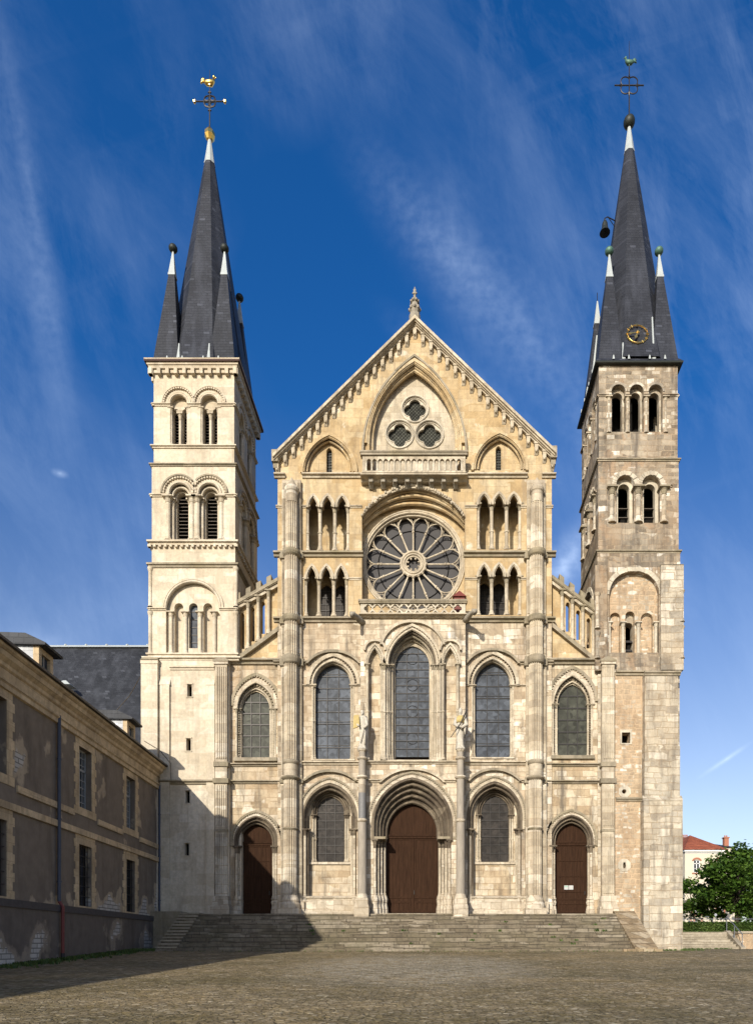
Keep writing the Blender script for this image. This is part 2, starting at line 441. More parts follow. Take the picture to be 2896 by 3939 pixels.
M['ochre'] = stone('ochre_rendered_stone', [(0,(.36,.275,.185)),(.45,(.43,.34,.235)),(.80,(.44,.385,.30)),(.92,(.60,.55,.46)),(1,(.72,.68,.60))], (.47,.35,.23), .34, .19, .035, (.5,(.36,.24,.14)), (.5,(.18,.15,.115)), .12, .9, patch=(2.2,.55,(.43,.32,.21)), seed=7.7)
M['trim'] = stone('moulded_stone', [(0,(.45,.385,.285)),(1,(.58,.515,.405))], (.36,.295,.205), .6, .5, .008, (.6,(.28,.23,.165)), (.65,(.17,.145,.11)), .0, .3, seed=8)
M['trim_pale'] = stone('pale_moulded_stone', [(0,(.50,.45,.36)),(1,(.60,.55,.45))], (.42,.36,.27), .6, .5, .006, (.5,(.32,.27,.195)), (.6,(.17,.145,.11)), .0, .25, seed=8.6)
M['mossy'] = stone('dark_weathered_stone', [(0,(.24,.21,.155)),(1,(.36,.31,.235))], (.2,.165,.115), .8, .6, .006, (.5,(.20,.16,.075)), (.4,(.11,.095,.07)), .0, .5, seed=9)
M['soot'] = stone('sooty_shade_stone', [(0,(.085,.066,.048)),(.5,(.125,.10,.072)),(1,(.20,.165,.12))], (.08,.062,.045), .4, .5, .008, (.45,(.30,.245,.175)), (.5,(.05,.042,.032)), .0, .4, seed=10)  # real soot on the arches; also paints shade inside the gallery passages
M['fluted'] = stone('fluted_stone', [(0,(.36,.305,.23)),(.4,(.48,.42,.325)),(.75,(.52,.455,.345)),(1,(.68,.63,.54))], (.36,.28,.19), 2.5, .36, .012, (.6,(.31,.245,.165)), (.7,(.17,.145,.115)), .0, .35, seed=11)
M['ramp'] = stone('worn_tan_stone', [(0,(.24,.18,.11)),(.5,(.33,.25,.155)),(1,(.42,.35,.25))], (.17,.125,.075), .55, .34, .02, (.5,(.20,.16,.09)), (.45,(.13,.11,.085)), .08, .9, seed=13)
M['granite'] = plain('grey_granite', (.30,.262,.212), .8, var=.5, scale=7, sc=(1,1,.22), spec=.15)
M['granite_dark'] = plain('dark_granite', (.17,.165,.16), .6, var=.3, scale=20)
M['statue'] = plain('statue_stone', (.44,.40,.33), .85, var=.5, scale=7, spec=.15)
M['pale_step'] = stone('pale_step_stone', [(0,(.40,.34,.26)),(1,(.50,.44,.34))], (.3,.25,.18), .9, .165, .012, (.4,(.22,.19,.13)), (.4,(.14,.12,.09)), .02, .6, seed=19)
M['lichen'] = plain('lichen_stone', (.42,.32,.13), .85, var=.3, scale=9)
M['finial'] = plain('grey_weathered_stone', (.26,.23,.18), .85, var=.4, scale=6)
M['steps'] = stone('worn_step_stone', [(0,(.14,.115,.080)),(.6,(.205,.172,.124)),(1,(.30,.26,.20))], (.075,.06,.042), 1.3, .165, .018, (.6,(.12,.105,.06)), (.6,(.06,.052,.038)), .03, .9, seed=12)
M['slate'] = slate('slate', (.024,.026,.033))
M['slate_far'] = slate('old_slate', (.026,.028,.033), .35, .2)
M['lead'] = plain('lead_sheet', (.36,.39,.385), .5, .0, var=.2, scale=4)
M['copper'] = plain('verdigris', (.075,.15,.11), .55, .3, var=.5, scale=5)
M['copper_dark'] = plain('dark_bronze', (.018,.022,.018), .55, .2, var=.3)
M['gilt'] = plain('gilding', (.85,.56,.16), .28, 1.0, var=.15, bmp=0)
M['iron'] = plain('wrought_iron', (.035,.032,.03), .5, .5, var=.2)
M['gutter'] = plain('rusty_gutter', (.060,.028,.020), .7, .1, var=.5)
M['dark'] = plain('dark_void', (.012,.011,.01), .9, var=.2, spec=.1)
M['louvre'] = plain('louvre_slat', (.10,.082,.065), .75, var=.3)
M['screen'] = plain('lead_screen', (.042,.039,.039), .62, 0, var=.3, scale=1.6, spec=.3)
M['wood'] = plain('oak_door', (.034,.0170,.0095), .85, var=.95, scale=5, sc=(5,5,.30), spec=.08)
M['white_paint'] = plain('white_paint', (.75,.75,.72), .5, var=.06)
M['paper'] = plain('paper', (.42,.42,.40), .7, var=.05, bmp=0)
M['ink'] = plain('printed_green', (.20,.42,.30), .7, var=.05, bmp=0)
M['red_paint'] = plain('red_paint', (.14,.028,.018), .6, var=.3)
M['blue_pipe'] = plain('blue_grey_pipe', (.045,.055,.08), .5, .1, var=.3)
M['black_pipe'] = plain('black_iron_pipe', (.02,.02,.022), .5, .2, var=.3)

def glass_mat(name, c, rough=.5):
    m, nd, lk, bs = mat_base(name)
    tc = nd.new('ShaderNodeTexCoord'); ob = tc.outputs['Object']
    n = nz(nd, lk, ob, 5, 6, .7); v = nd.new('ShaderNodeTexVoronoi'); v.inputs['Scale'].default_value = 5; lk.new(ob, v.inputs['Vector'])
    cc = mixc(nd, lk, n, [x*.45 for x in c], [x*1.6 for x in c])
    sv = nd.new('ShaderNodeSeparateColor'); lk.new(v.outputs['Color'], sv.inputs[0])
    cc = mixc(nd, lk, .5, cc, mixc(nd, lk, sv.outputs[0], [x*.35 for x in c], [x*1.9 for x in c]))
    big = ramp(nd, lk, nz(nd, lk, ob, .8, 4, .6), [(.3,.6),(.7,1.5)])
    cc = mixc(nd, lk, .8, cc, big, 'MULTIPLY')
    lk.new(cc, bs.inputs['Base Color']); bs.inputs['Roughness'].default_value = rough
    bs.inputs['Specular IOR Level'].default_value = .12
    bump(nd, lk, bs, n, .35, .03)
    return m
M['glass'] = glass_mat('leaded_glass', (.052,.059,.071))
M['glass_dark'] = glass_mat('dark_leaded_glass', (.027,.023,.020), .5)
M['glass_green'] = glass_mat('greenish_glass', (.040,.041,.032), .5)
M['pane'] = glass_mat('window_pane', (.03,.035,.045), .08)
# ------------------------------------------------------------------ ground
FOOT_Y = -4.2
ZG = 1.22                      # ground level at the foot of the church steps
def ground_z(x, y):
    z = ZG
    if y < FOOT_Y: z = ZG + .040 * (max(y, -60) - FOOT_Y)
    return z
def build_ground():
    m, nd, lk, bs = mat_base('cobbled_ground')
    tc = nd.new('ShaderNodeTexCoord'); ob = tc.outputs['Object']
    wv = nz(nd, lk, ob, .8, 3)
    sep = nd.new('ShaderNodeSeparateXYZ'); lk.new(ob, sep.inputs[0])
    k = nd.new('ShaderNodeMath'); k.operation = 'MULTIPLY_ADD'; lk.new(wv, k.inputs[0]); k.inputs[1].default_value = .5; lk.new(sep.outputs[1], k.inputs[2])
    cb = nd.new('ShaderNodeCombineXYZ'); lk.new(sep.outputs[0], cb.inputs[0]); lk.new(k.outputs[0], cb.inputs[1])
    vo = nd.new('ShaderNodeTexVoronoi'); vo.inputs['Scale'].default_value = 1; vo.inputs['Randomness'].default_value = .75
    lk.new(mapped(nd, lk, cb.outputs[0], (7.6,11,0)), vo.inputs['Vector'])
    ve = nd.new('ShaderNodeTexVoronoi'); ve.feature = 'DISTANCE_TO_EDGE'; ve.inputs['Scale'].default_value = 1; ve.inputs['Randomness'].default_value = .75
    lk.new(mapped(nd, lk, cb.outputs[0], (7.6,11,0)), ve.inputs['Vector'])
    sv = nd.new('ShaderNodeSeparateColor'); lk.new(vo.outputs['Color'], sv.inputs[0])
    joint = ramp(nd, lk, ve.outputs['Distance'], [(.03,1),(.13,0)])
    c = ramp(nd, lk, sv.outputs[0], [(0,(.215,.168,.100)),(.5,(.285,.228,.142)),(.88,(.36,.295,.195)),(1,(.52,.44,.31))])
    gr = mixc(nd, lk, nz(nd, lk, ob, 2.2, 5), (.145,.125,.055), (.275,.20,.095))
    f1 = ramp(nd, lk, nz(nd, lk, ob, .33, 7, .65), [(.40,0),(.66,1)])
    jf = mixc(nd, lk, f1, (.55,.55,.55), (1,1,1))
    c = mixc(nd, lk, mixc(nd, lk, 1.0, joint, jf, 'MULTIPLY'), c, gr)
    f2 = ramp(nd, lk, nz(nd, lk, mapped(nd, lk, ob, (1,1.5,1), (4,2,0)), .9, 8, .72), [(.50,0),(.64,1)])
    c = mixc(nd, lk, mixc(nd, lk, .7, (0,0,0), f2), c, gr)
    f4 = ramp(nd, lk, nz(nd, lk, mapped(nd, lk, ob, (1,2.2,1), (14,2,0)), 2.6, 6, .7), [(.56,0),(.66,1)])
    c = mixc(nd, lk, mixc(nd, lk, .55, (0,0,0), f4), c, (.30,.225,.12))
    f3 = ramp(nd, lk, nz(nd, lk, ob, 3.4, 8, .8), [(.35,.45),(.7,1.6)])
    c = mixc(nd, lk, .8, c, f3, 'MULTIPLY')
    c = mixc(nd, lk, 1.0, c, ramp(nd, lk, nz(nd, lk, mapped(nd, lk, ob, (1,1.4,1), (21,4,0)), .30, 5, .62), [(.34,(.72,.74,.72)),(.52,(1,1,1)),(.68,(1.22,1.17,1.08))]), 'MULTIPLY')
    # chalky worn patch in front of the main door
    gp = nd.new('ShaderNodeTexGradient'); gp.gradient_type = 'SPHERICAL'
    lk.new(mapped(nd, lk, ob, (.22,.13,.0), (.22*.6,.13*14.0,0)), gp.inputs[0])
    wn = ramp(nd, lk, nz(nd, lk, mapped(nd, lk, ob, (1,2.6,1)), 2.6, 8, .8), [(.47,0),(.54,1)])
    pf = mixc(nd, lk, 1.0, ramp(nd, lk, gp.outputs['Fac'], [(.0,0),(.42,.95)]), wn, 'MULTIPLY')
    c = mixc(nd, lk, pf, c, (.42,.37,.28))
    lk.new(c, bs.inputs['Base Color']); bs.inputs['Roughness'].default_value = .95; bs.inputs['Specular IOR Level'].default_value = .1
    h = nd.new('ShaderNodeMath'); h.operation = 'MULTIPLY_ADD'; lk.new(joint, h.inputs[0]); h.inputs[1].default_value = -.7
    lk.new(nz(nd, lk, ob, 6, 6, .7), h.inputs[2])
    bump(nd, lk, bs, h.outputs[0], .9, .06)
    mb = MB()
    xs = [-600,-120,-60,-30] + [-20+i*1.0 for i in range(41)] + [30,60,120,600]
    ys = [-300,-90,-60,-48] + [-42+i*1.0 for i in range(38)] + [-4.2,0,12,60,200,900]
    vs = [(x, y, ground_z(x, y)) for y in ys for x in xs]
    n = len(xs)
    mb.add(vs, [(j*n+i, j*n+i+1, (j+1)*n+i+1, (j+1)*n+i) for j in range(len(ys)-1) for i in range(n-1)])
    o = mb.build('ground', m, None, True)
    tag(o, kind='structure')
build_ground()

# ------------------------------------------------------------------ the church
church = empty('basilica_church', (X(1590), 1.0, ZG), 'big pale stone church with rose window between two slate spired towers', 'church')

def A(cx, w, ts, ta, Y): return arch(X(cx,Y), L(w,Y), Z(ts,Y), Z(ta,Y)-Z(ts,Y))
def O(cx, w, tb, ts, ta, Y): return opening(X(cx,Y), L(w,Y), Z(tb,Y), Z(ts,Y), Z(ta,Y)-Z(ts,Y))
def RC(s0, s1, tb, tt, Y): return rect(X(s0,Y), X(s1,Y), Z(tb,Y), Z(tt,Y))
def order(mb, cx, w, tb, ts, ta, y0, y1, extra=34):
    mb.band(O(cx, w+extra, tb, ts, ta-extra*1.15, y0), O(cx, w, tb, ts, ta, y0), y0, y1)
def roll(mb, cx, w, ts, ta, Y, r=.07, legs=None, n=6):
    p = [(q[0], Y, q[1]) for q in A(cx, w, ts, ta, Y)]
    if legs: p = [(p[0][0], Y, Z(legs,Y))] + p + [(p[-1][0], Y, Z(legs,Y))]
    mb.tube(p, r, n)
def hood(mb, cx, w, ts, ta, Y, th, proj, beads=0, bm=None, br=.05):
    mb.band(A(cx, w+th, ts, ta-th*1.1, Y-proj), A(cx, w, ts, ta, Y-proj), Y-proj, Y+.02, out_side=True)
    if beads:
        m0 = mb.m
        if bm is not None: mb.m = bm
        for x, z in spaced(A(cx, w-3, ts, ta+3, Y), beads):
            mb.box(x-br*.6, x+br*.6, Y-proj*.8, Y+.02, z-br*.6, z+br*.6)
        mb.m = m0
def spaced(pts, d):
    out, acc = [], d/2
    for a, b in zip(pts, pts[1:]):
        l = math.hypot(b[0]-a[0], b[1]-a[1]); t = acc
        while t < l:
            out.append((a[0]+(b[0]-a[0])*t/l, a[1]+(b[1]-a[1])*t/l)); t += d
        acc = t - l
    return out
def shaft(mb, x, y, z0, z1, r, cap=.26, base=.2, ring=None, n=10, m_shaft=0, m_cap=1, abacus=True):
    mb.m = m_shaft
    mb.lathe(x, y, [(r*1.75,z0),(r*1.75,z0+base*.3),(r*1.3,z0+base*.5),(r*1.35,z0+base*.7),(r,z0+base),(r,z1-cap)], n)
    if ring: mb.lathe(x, y, [(r,ring-.06),(r*1.35,ring-.03),(r*1.35,ring+.03),(r,ring+.06)], n)
    mb.m = m_cap
    mb.lathe(x, y, [(r*1.02,z1-cap),(r*1.22,z1-cap*.94),(r*1.05,z1-cap*.86),(r*1.3,z1-cap*.55),(r*1.25,z1-cap*.45),(r*1.75,z1-cap*.2)], n)
    if abacus: mb.box(x-r*2, x+r*2, y-r*2, y+r*2, z1-cap*.2, z1)
    mb.m = m_shaft
def colonnette(parent, x, y, z0, z1, r, mats=None, ring=None, cap=.26, base=.2):
    mb = MB(); shaft(mb, x, y, z0, z1, r, cap, base, ring)
    return mb.build('colonnette', mats or [M['trim'], M['mossy']], parent, False)
def halfwidth(poly, cx, z):
    w = 0
    for a, b in zip(poly, poly[1:]):
        if (a[1]-z)*(b[1]-z) <= 0 and a[1] != b[1]:
            w = max(w, abs(a[0]+(b[0]-a[0])*(z-a[1])/(b[1]-a[1])-cx))
    return w
def stained(parent, cx, w, tb, ts, ta, Y, mat, cols, rows, circles=(), name='stained_window', bar=.016, double=False):
    mb = MB(); p = O(cx, w+3, tb, ts, ta-3, Y)
    mb.panel(p, Y, Y+.03, sides=False)
    g = mb.build(name, mat, parent)
    lb = MB(); q = O(cx, w, tb, ts, ta, Y); x0 = X(cx,Y); zb, zt = Z(tb,Y), Z(ta,Y)
    for i in range(1, cols):
        x = x0 - L(w,Y) + 2*L(w,Y)*i/cols
        lo, hi = Z(ts,Y), zt
        for _ in range(24):
            mid = (lo+hi)/2
            if halfwidth(q, x0, mid) > abs(x-x0): lo = mid
            else: hi = mid
        lb.box(x-bar*.7, x+bar*.7, Y-.05, Y+.01, zb, lo)
    for j in range(1, rows):
        z = zb+(zt-zb)*j/rows; hw = halfwidth(q, x0, z)
        if hw > .05: lb.box(x0-hw, x0+hw, Y-.045, Y+.012, z-bar, z+bar)
        if double and j % 2 and hw > .05: lb.box(x0-hw, x0+hw, Y-.03, Y+.012, z+.11, z+.13)
    for ct, cr in circles:
        lb.tube([(px, Y-.01, pz) for px, pz in circle(x0, Z(ct,Y), L(cr,Y), 20)], .014, 4, True)
    lb.build('leading', M['iron'], g)
    return g

M['base'] = stone('worn_base_stone', [(0,(.40,.345,.265)),(.5,(.54,.475,.375)),(1,(.66,.60,.49))], (.34,.265,.18), .62, .27, .012, (.5,(.32,.25,.165)), (.45,(.20,.17,.13)), .04, .7, seed=15)
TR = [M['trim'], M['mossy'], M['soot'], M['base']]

def build_nave():
    mb = MB()
    zt = Z(1760,.9); xl, xr = X(1073,.9), X(2116,.9); xm = (xl+xr)/2; zr = Z(1250,.9)
    mb.box(xl, xr, 2.2, 42, ZG-.5, zt)
    mb.m = 1
    mb.add([(xl-.3,1.2,zt-.2),(xm,1.2,zr),(xr+.3,1.2,zt-.2),(xl-.3,42,zt-.2),(xm,42,zr),(xr+.3,42,zt-.2)], [(0,1,4,3),(1,2,5,4),(0,2,1),(3,4,5)])
    mb.build('nave', [M['facade'], M['slate']], church)
    for s in (-1, 1):
        a = MB(); x0, x1 = (X(905), xl-.01) if s < 0 else (xr+.01, X(2300))
        zi, zo = Z(2330), Z(2500)
        pl = [(x0, zo if s < 0 else zi), (x1, zi if s < 0 else zo)]
        a.add([(x0,1.2,ZG-.5),(x1,1.2,ZG-.5),(x1,1.2,pl[1][1]),(x0,1.2,pl[0][1]),(x0,42,ZG-.5),(x1,42,ZG-.5),(x1,42,pl[1][1]),(x0,42,pl[0][1])],
              [(0,1,2,3),(4,5,6,7),(0,3,7,4),(1,2,6,5),(3,2,6,7)])
        a.build('aisle', M['facade'], church)
build_nave()

def arcade_poly(cols, tb, ts, ta, Y, half):
    pts = [(X(cols[0],Y), Z(tb,Y)), (X(cols[0],Y), Z(ts,Y))]
    for a, b in zip(cols, cols[1:]):
        c = (a+b)/2
        pts += A(c, (b-a)/2-half, ts, ta, Y)
    pts += [(X(cols[-1],Y), Z(ts,Y)), (X(cols[-1],Y), Z(tb,Y))]
    return pts
ARC = {  # the four three-arched galleries: shaft places, foot, springing, apex
    'ul': ((1178,1231,1288,1344), 2121, 1950, 1910), 'ur': ((1834,1890.5,1948,2004.6), 2116, 1940, 1902),
    'll': ((1171,1227,1284,1339), 2373, 2227, 2180), 'lr': ((1834,1890.5,1948,2004.6), 2368, 2219, 2174)}

def build_facade():
    # upper wall: gable, galleries, rose
    mb = MB()
    up = [(1068,2385),(1068,1752),(1594,1236),(2122,1752),(2122,2385)]
    holes = [O(1594, 176, 1815, 1702, 1398, 0), O(1263, 100, 1819, 1815, 1682, 0), O(1922, 98, 1810, 1806, 1676, 0)]
    rose = [(X(1392),Z(2366)),(X(1392),Z(1992))] + arch(X(1590), L(198), Z(1992), Z(1880)-Z(1992), 12, L(262)) + [(X(1788),Z(1992)),(X(1788),Z(2366))]
    holes.append(rose)
    for c, tb, ts, ta in ARC.values(): holes.append(arcade_poly(c, tb, ts, ta, 0, 10.5))
    mb.panel([(X(a),Z(b)) for a, b in up], 0, .95, holes, depths=[.95]*4+[.30]*4)
    mb.build('gable_wall', [M['gable'], M['facade']], church)
    # lower wall
    global STILT
    mb = MB()
    lo = [(1068,3535),(1068,2385),(2122,2385),(2122,3535),(1786,3535),(1786,2400),(1392,2400),(1392,3535)]
    holes = [O(1281, 80, 2923, 2634, 2542, 0), O(1894.5, 80, 2916, 2637, 2536, 0)]
    STILT = True
    holes += [O(1268, 103, 3530, 3190, 3010, 0), O(1902, 103, 3530, 3190, 3004, 0)]
    STILT = False
    mb.panel([(X(a),Z(b)) for a, b in lo], 0, .95, holes)
    mb.build('facade_wall', M['facade'], church)
    # projecting centre
    Y = -.5
    mb = MB()
    ce = [(1386,3535),(1386,2366),(1790,2366),(1790,3535)]
    holes = [O(1586, 98, 2926, 2560, 2416, Y), O(1442, 28, 2926, 2559, 2492, Y), O(1732, 28, 2926, 2559, 2492, Y)]
    STILT = True; holes.append(O(1585, 150, 3530, 3229, 2999, Y)); STILT = False
    mb.panel([(X(a,Y),Z(b,Y)) for a, b in ce], Y, -.02, holes)
    mb.build('centre_bay', M['facade'], church)
    # aisle fronts
    for cx, w, tb, ts, ta, dc, x0, x1, dts, dta in ((984.5, 74, 2922, 2727, 2622, 985, 866, 1072, 3256, 3142), (2201, 74, 2914, 2712, 2600, 2197, 2118, 2330, 3254, 3138)):
        mb = MB(); Y = .12
        STILT = True; dh = O(dc, 82, 3526, dts, dta, Y); STILT = False
        mb.panel([(X(x0,Y),Z(3535,Y)),(X(x0,Y),Z(2530,Y)),(X(x1,Y),Z(2530,Y)),(X(x1,Y),Z(3535,Y))], Y, 1.0,
                 [O(cx, w, tb, ts, ta, Y), dh])
        mb.build('aisle_wall', M['aisle'], church)
build_facade()

# ---- gable crown
def build_gable_trim():
    mb = MB()
    def chev(t0, t1, ya, yb, ex=0):
        o = [(1052-ex,1743+t0),(1595,1208+t0),(2135+ex,1728+t0)]
        i = [(1052-ex,1743+t1),(1595,1208+t1),(2135+ex,1728+t1)]
        o = [(X(a,ya),Z(b,ya)) for a, b in o]; i = [(X(a,ya),Z(b,ya)) for a, b in i]
        mb.band(o, i, ya, yb, out_side=True)
    chev(0, 13, -.50, .3, 3)
    chev(12, 24, -.40, .3)
    chev(23, 34, -.30, .3)
    mb.m = 1
    chev(33, 46, -.20, .3)
    mb.build('gable_coping', [M['trim'], M['trim']], church)
    for s in (-1, 1):
        for i in range(0 if s < 0 else 1, 18):
            mb = MB()
            x = 1595+s*i*31.2; t = 1208+46+i*31.2*(535/543 if s < 0 else 520/540)
            Y = -.20
            x0, x1 = X(x-6.5,Y), X(x+6.5,Y); z0, z1 = Z(t+40,Y), Z(t+ (-2),Y)
            mb.xprism([(.02,z0),(Y+.16,z0+.04),(Y,z0+.22),(Y-.02,z1),(.02,z1)], x0, x1)
            mb.box(x0-.03, x1+.03, Y-.05, .02, z1-.05, z1+.03); mb.ball(((x0+x1)/2, Y+.05, z0+.2), .08, 5)
            mb.build('modillion', M['trim'], church)
    # kneelers
    for x, t in ((1062,1752),(2126,1738)):
        mb = MB()
        mb.box(X(x-12), X(x+12), -.34, .5, Z(t+38), Z(t-6)); mb.box(X(x-8), X(x+8), -.22, .5, Z(t+58), Z(t+38))
        mb.build('kneeler', M['mossy'], church)
    # big blind arch with its three quatrefoil lights
    mb = MB()
    hood(mb, 1594, 182, 1702, 1388, 0, 12, .16)
    roll(mb, 1594, 177, 1702, 1396, -.03, .09, 1815)
    order(mb, 1594, 163, 1815, 1702, 1424, .22, .6)
    roll(mb, 1594, 162, 1702, 1426, .20, .08, 1815)
    roll(mb, 1594, 170, 1702, 1412, .10, .06, 1815)
    mb.m = 1
    hood(mb, 1594, 196, 1740, 1368, 0, 8, .2)
    mb.build('blind_arch', [M['gable'], M['mossy']], church)
    Y = .5
    cs = [(1595.6,1574,47),(1537.5,1670,50),(1652,1671,50)]
    def quat(x, t, r):
        cx, cz, rr = X(x,Y), Z(t,Y), L(r,Y)
        lob, off = rr*.44, rr*.44
        p = []
        for k in range(4):
            a0 = k*PI/2
            for j in range(-6, 7):
                a = a0 + j/6*R(118)
                p.append((cx+off*math.cos(a0)+lob*math.cos(a), cz+off*math.sin(a0)+lob*math.sin(a)))
        return p
    mb = MB()
    mb.panel([(X(1405,Y),Z(1830,Y)),(X(1405,Y),Z(1480,Y)),(X(1560,Y),Z(1370,Y)),(X(1630,Y),Z(1370,Y)),(X(1785,Y),Z(1480,Y)),(X(1785,Y),Z(1830,Y))], Y, Y+.12,
             [circle(X(x,Y), Z(t,Y), L(r,Y), 36) for x, t, r in cs])
    mb.build('tympanum', M['trim'], church)
    for x, t, r in cs:
        mb = MB(); cx, cz = X(x,Y), Z(t,Y)
        # stone surround with a four-lobed opening
        lob, off = L(r,Y)*.48, L(r,Y)*.45
        op = []
        for k in range(4):
            a0 = k*PI/2+PI/2*0
            lim = R(86)
            for j in range(-6, 7):
                a = a0+j/6*lim
                op.append((cx+off*math.cos(a0)+lob*math.cos(a), cz+off*math.sin(a0)+lob*math.sin(a)))
        op2 = sorted(op, key=lambda q: math.atan2(q[1]-cz, q[0]-cx))
        mb.panel(circle(cx, cz, L(r+1,Y), 36), Y+.10, Y+.3, [op2], sides=False)
        for rr, yy, tr in ((r+4, Y-.02, .055), (r-1, Y+.06, .04)):
            mb.tube([(px, yy, pz) for px, pz in circle(cx, cz, L(rr,Y), 36)], tr, 6, True)
        mb.tube([(px, Y+.09, pz) for px, pz in op2], .03, 5, True)
        q = mb.build('quatrefoil_window', M['trim_pale'], church)
        g = MB(); g.panel(circle(cx, cz, L(r,Y), 24), Y+.26, Y+.3, sides=False); g.build('glass', M['glass_green'], q)
        l = MB()
        for i in range(-4, 5):
            d = i*L(r,Y)*.2; hh = math.sqrt(max(0,(L(r,Y)*.9)**2-d*d))
            for sg in (-1, 1):
                a = (cx+d*.7-hh*.7, Y+.245, cz+sg*(d*-.7-hh*.7)); b = (cx+d*.7+hh*.7, Y+.245, cz+sg*(-d*.7+hh*.7))
                l.tube([a, b], .009, 4)
        l.build('leading', M['iron'], q)
    # two lancets at the sides
    for cx, ts, ta, lx, lt, lb in ((1265, 1815, 1661, 1267, 1726, 1822), (1922, 1806, 1654, 1917, 1719, 1813)):
        mb = MB()
        hood(mb, cx, 100, ts, ta+12, 0, 10, .14)
        roll(mb, cx, 97, ts, ta+20, -.02, .07)
        order(mb, cx, 84, ts+6, ts, ta+36, .16, .4)
        roll(mb, cx, 84, ts, ta+36, .15, .055)
        mb.m = 0
        Y = .32
        mb.panel([(X(cx-120,Y),Z(ts+6,Y)),(X(cx-120,Y),Z(ta-10,Y)),(X(cx+120,Y),Z(ta-10,Y)),(X(cx+120,Y),Z(ts+6,Y))], Y, Y+.3, [O(lx, 11, lb-4, lt+14, lt, Y)])
        roll(mb, lx, 13, lt+14, lt-4, Y-.01, .04, lb)
        mb.build('lancet_surround', M['gable'], church)
        stained(church, lx, 11, lb, lt+14, lt, Y+.2, M['glass_green'], 2, 9, name='lancet_window', bar=.012)
build_gable_trim()

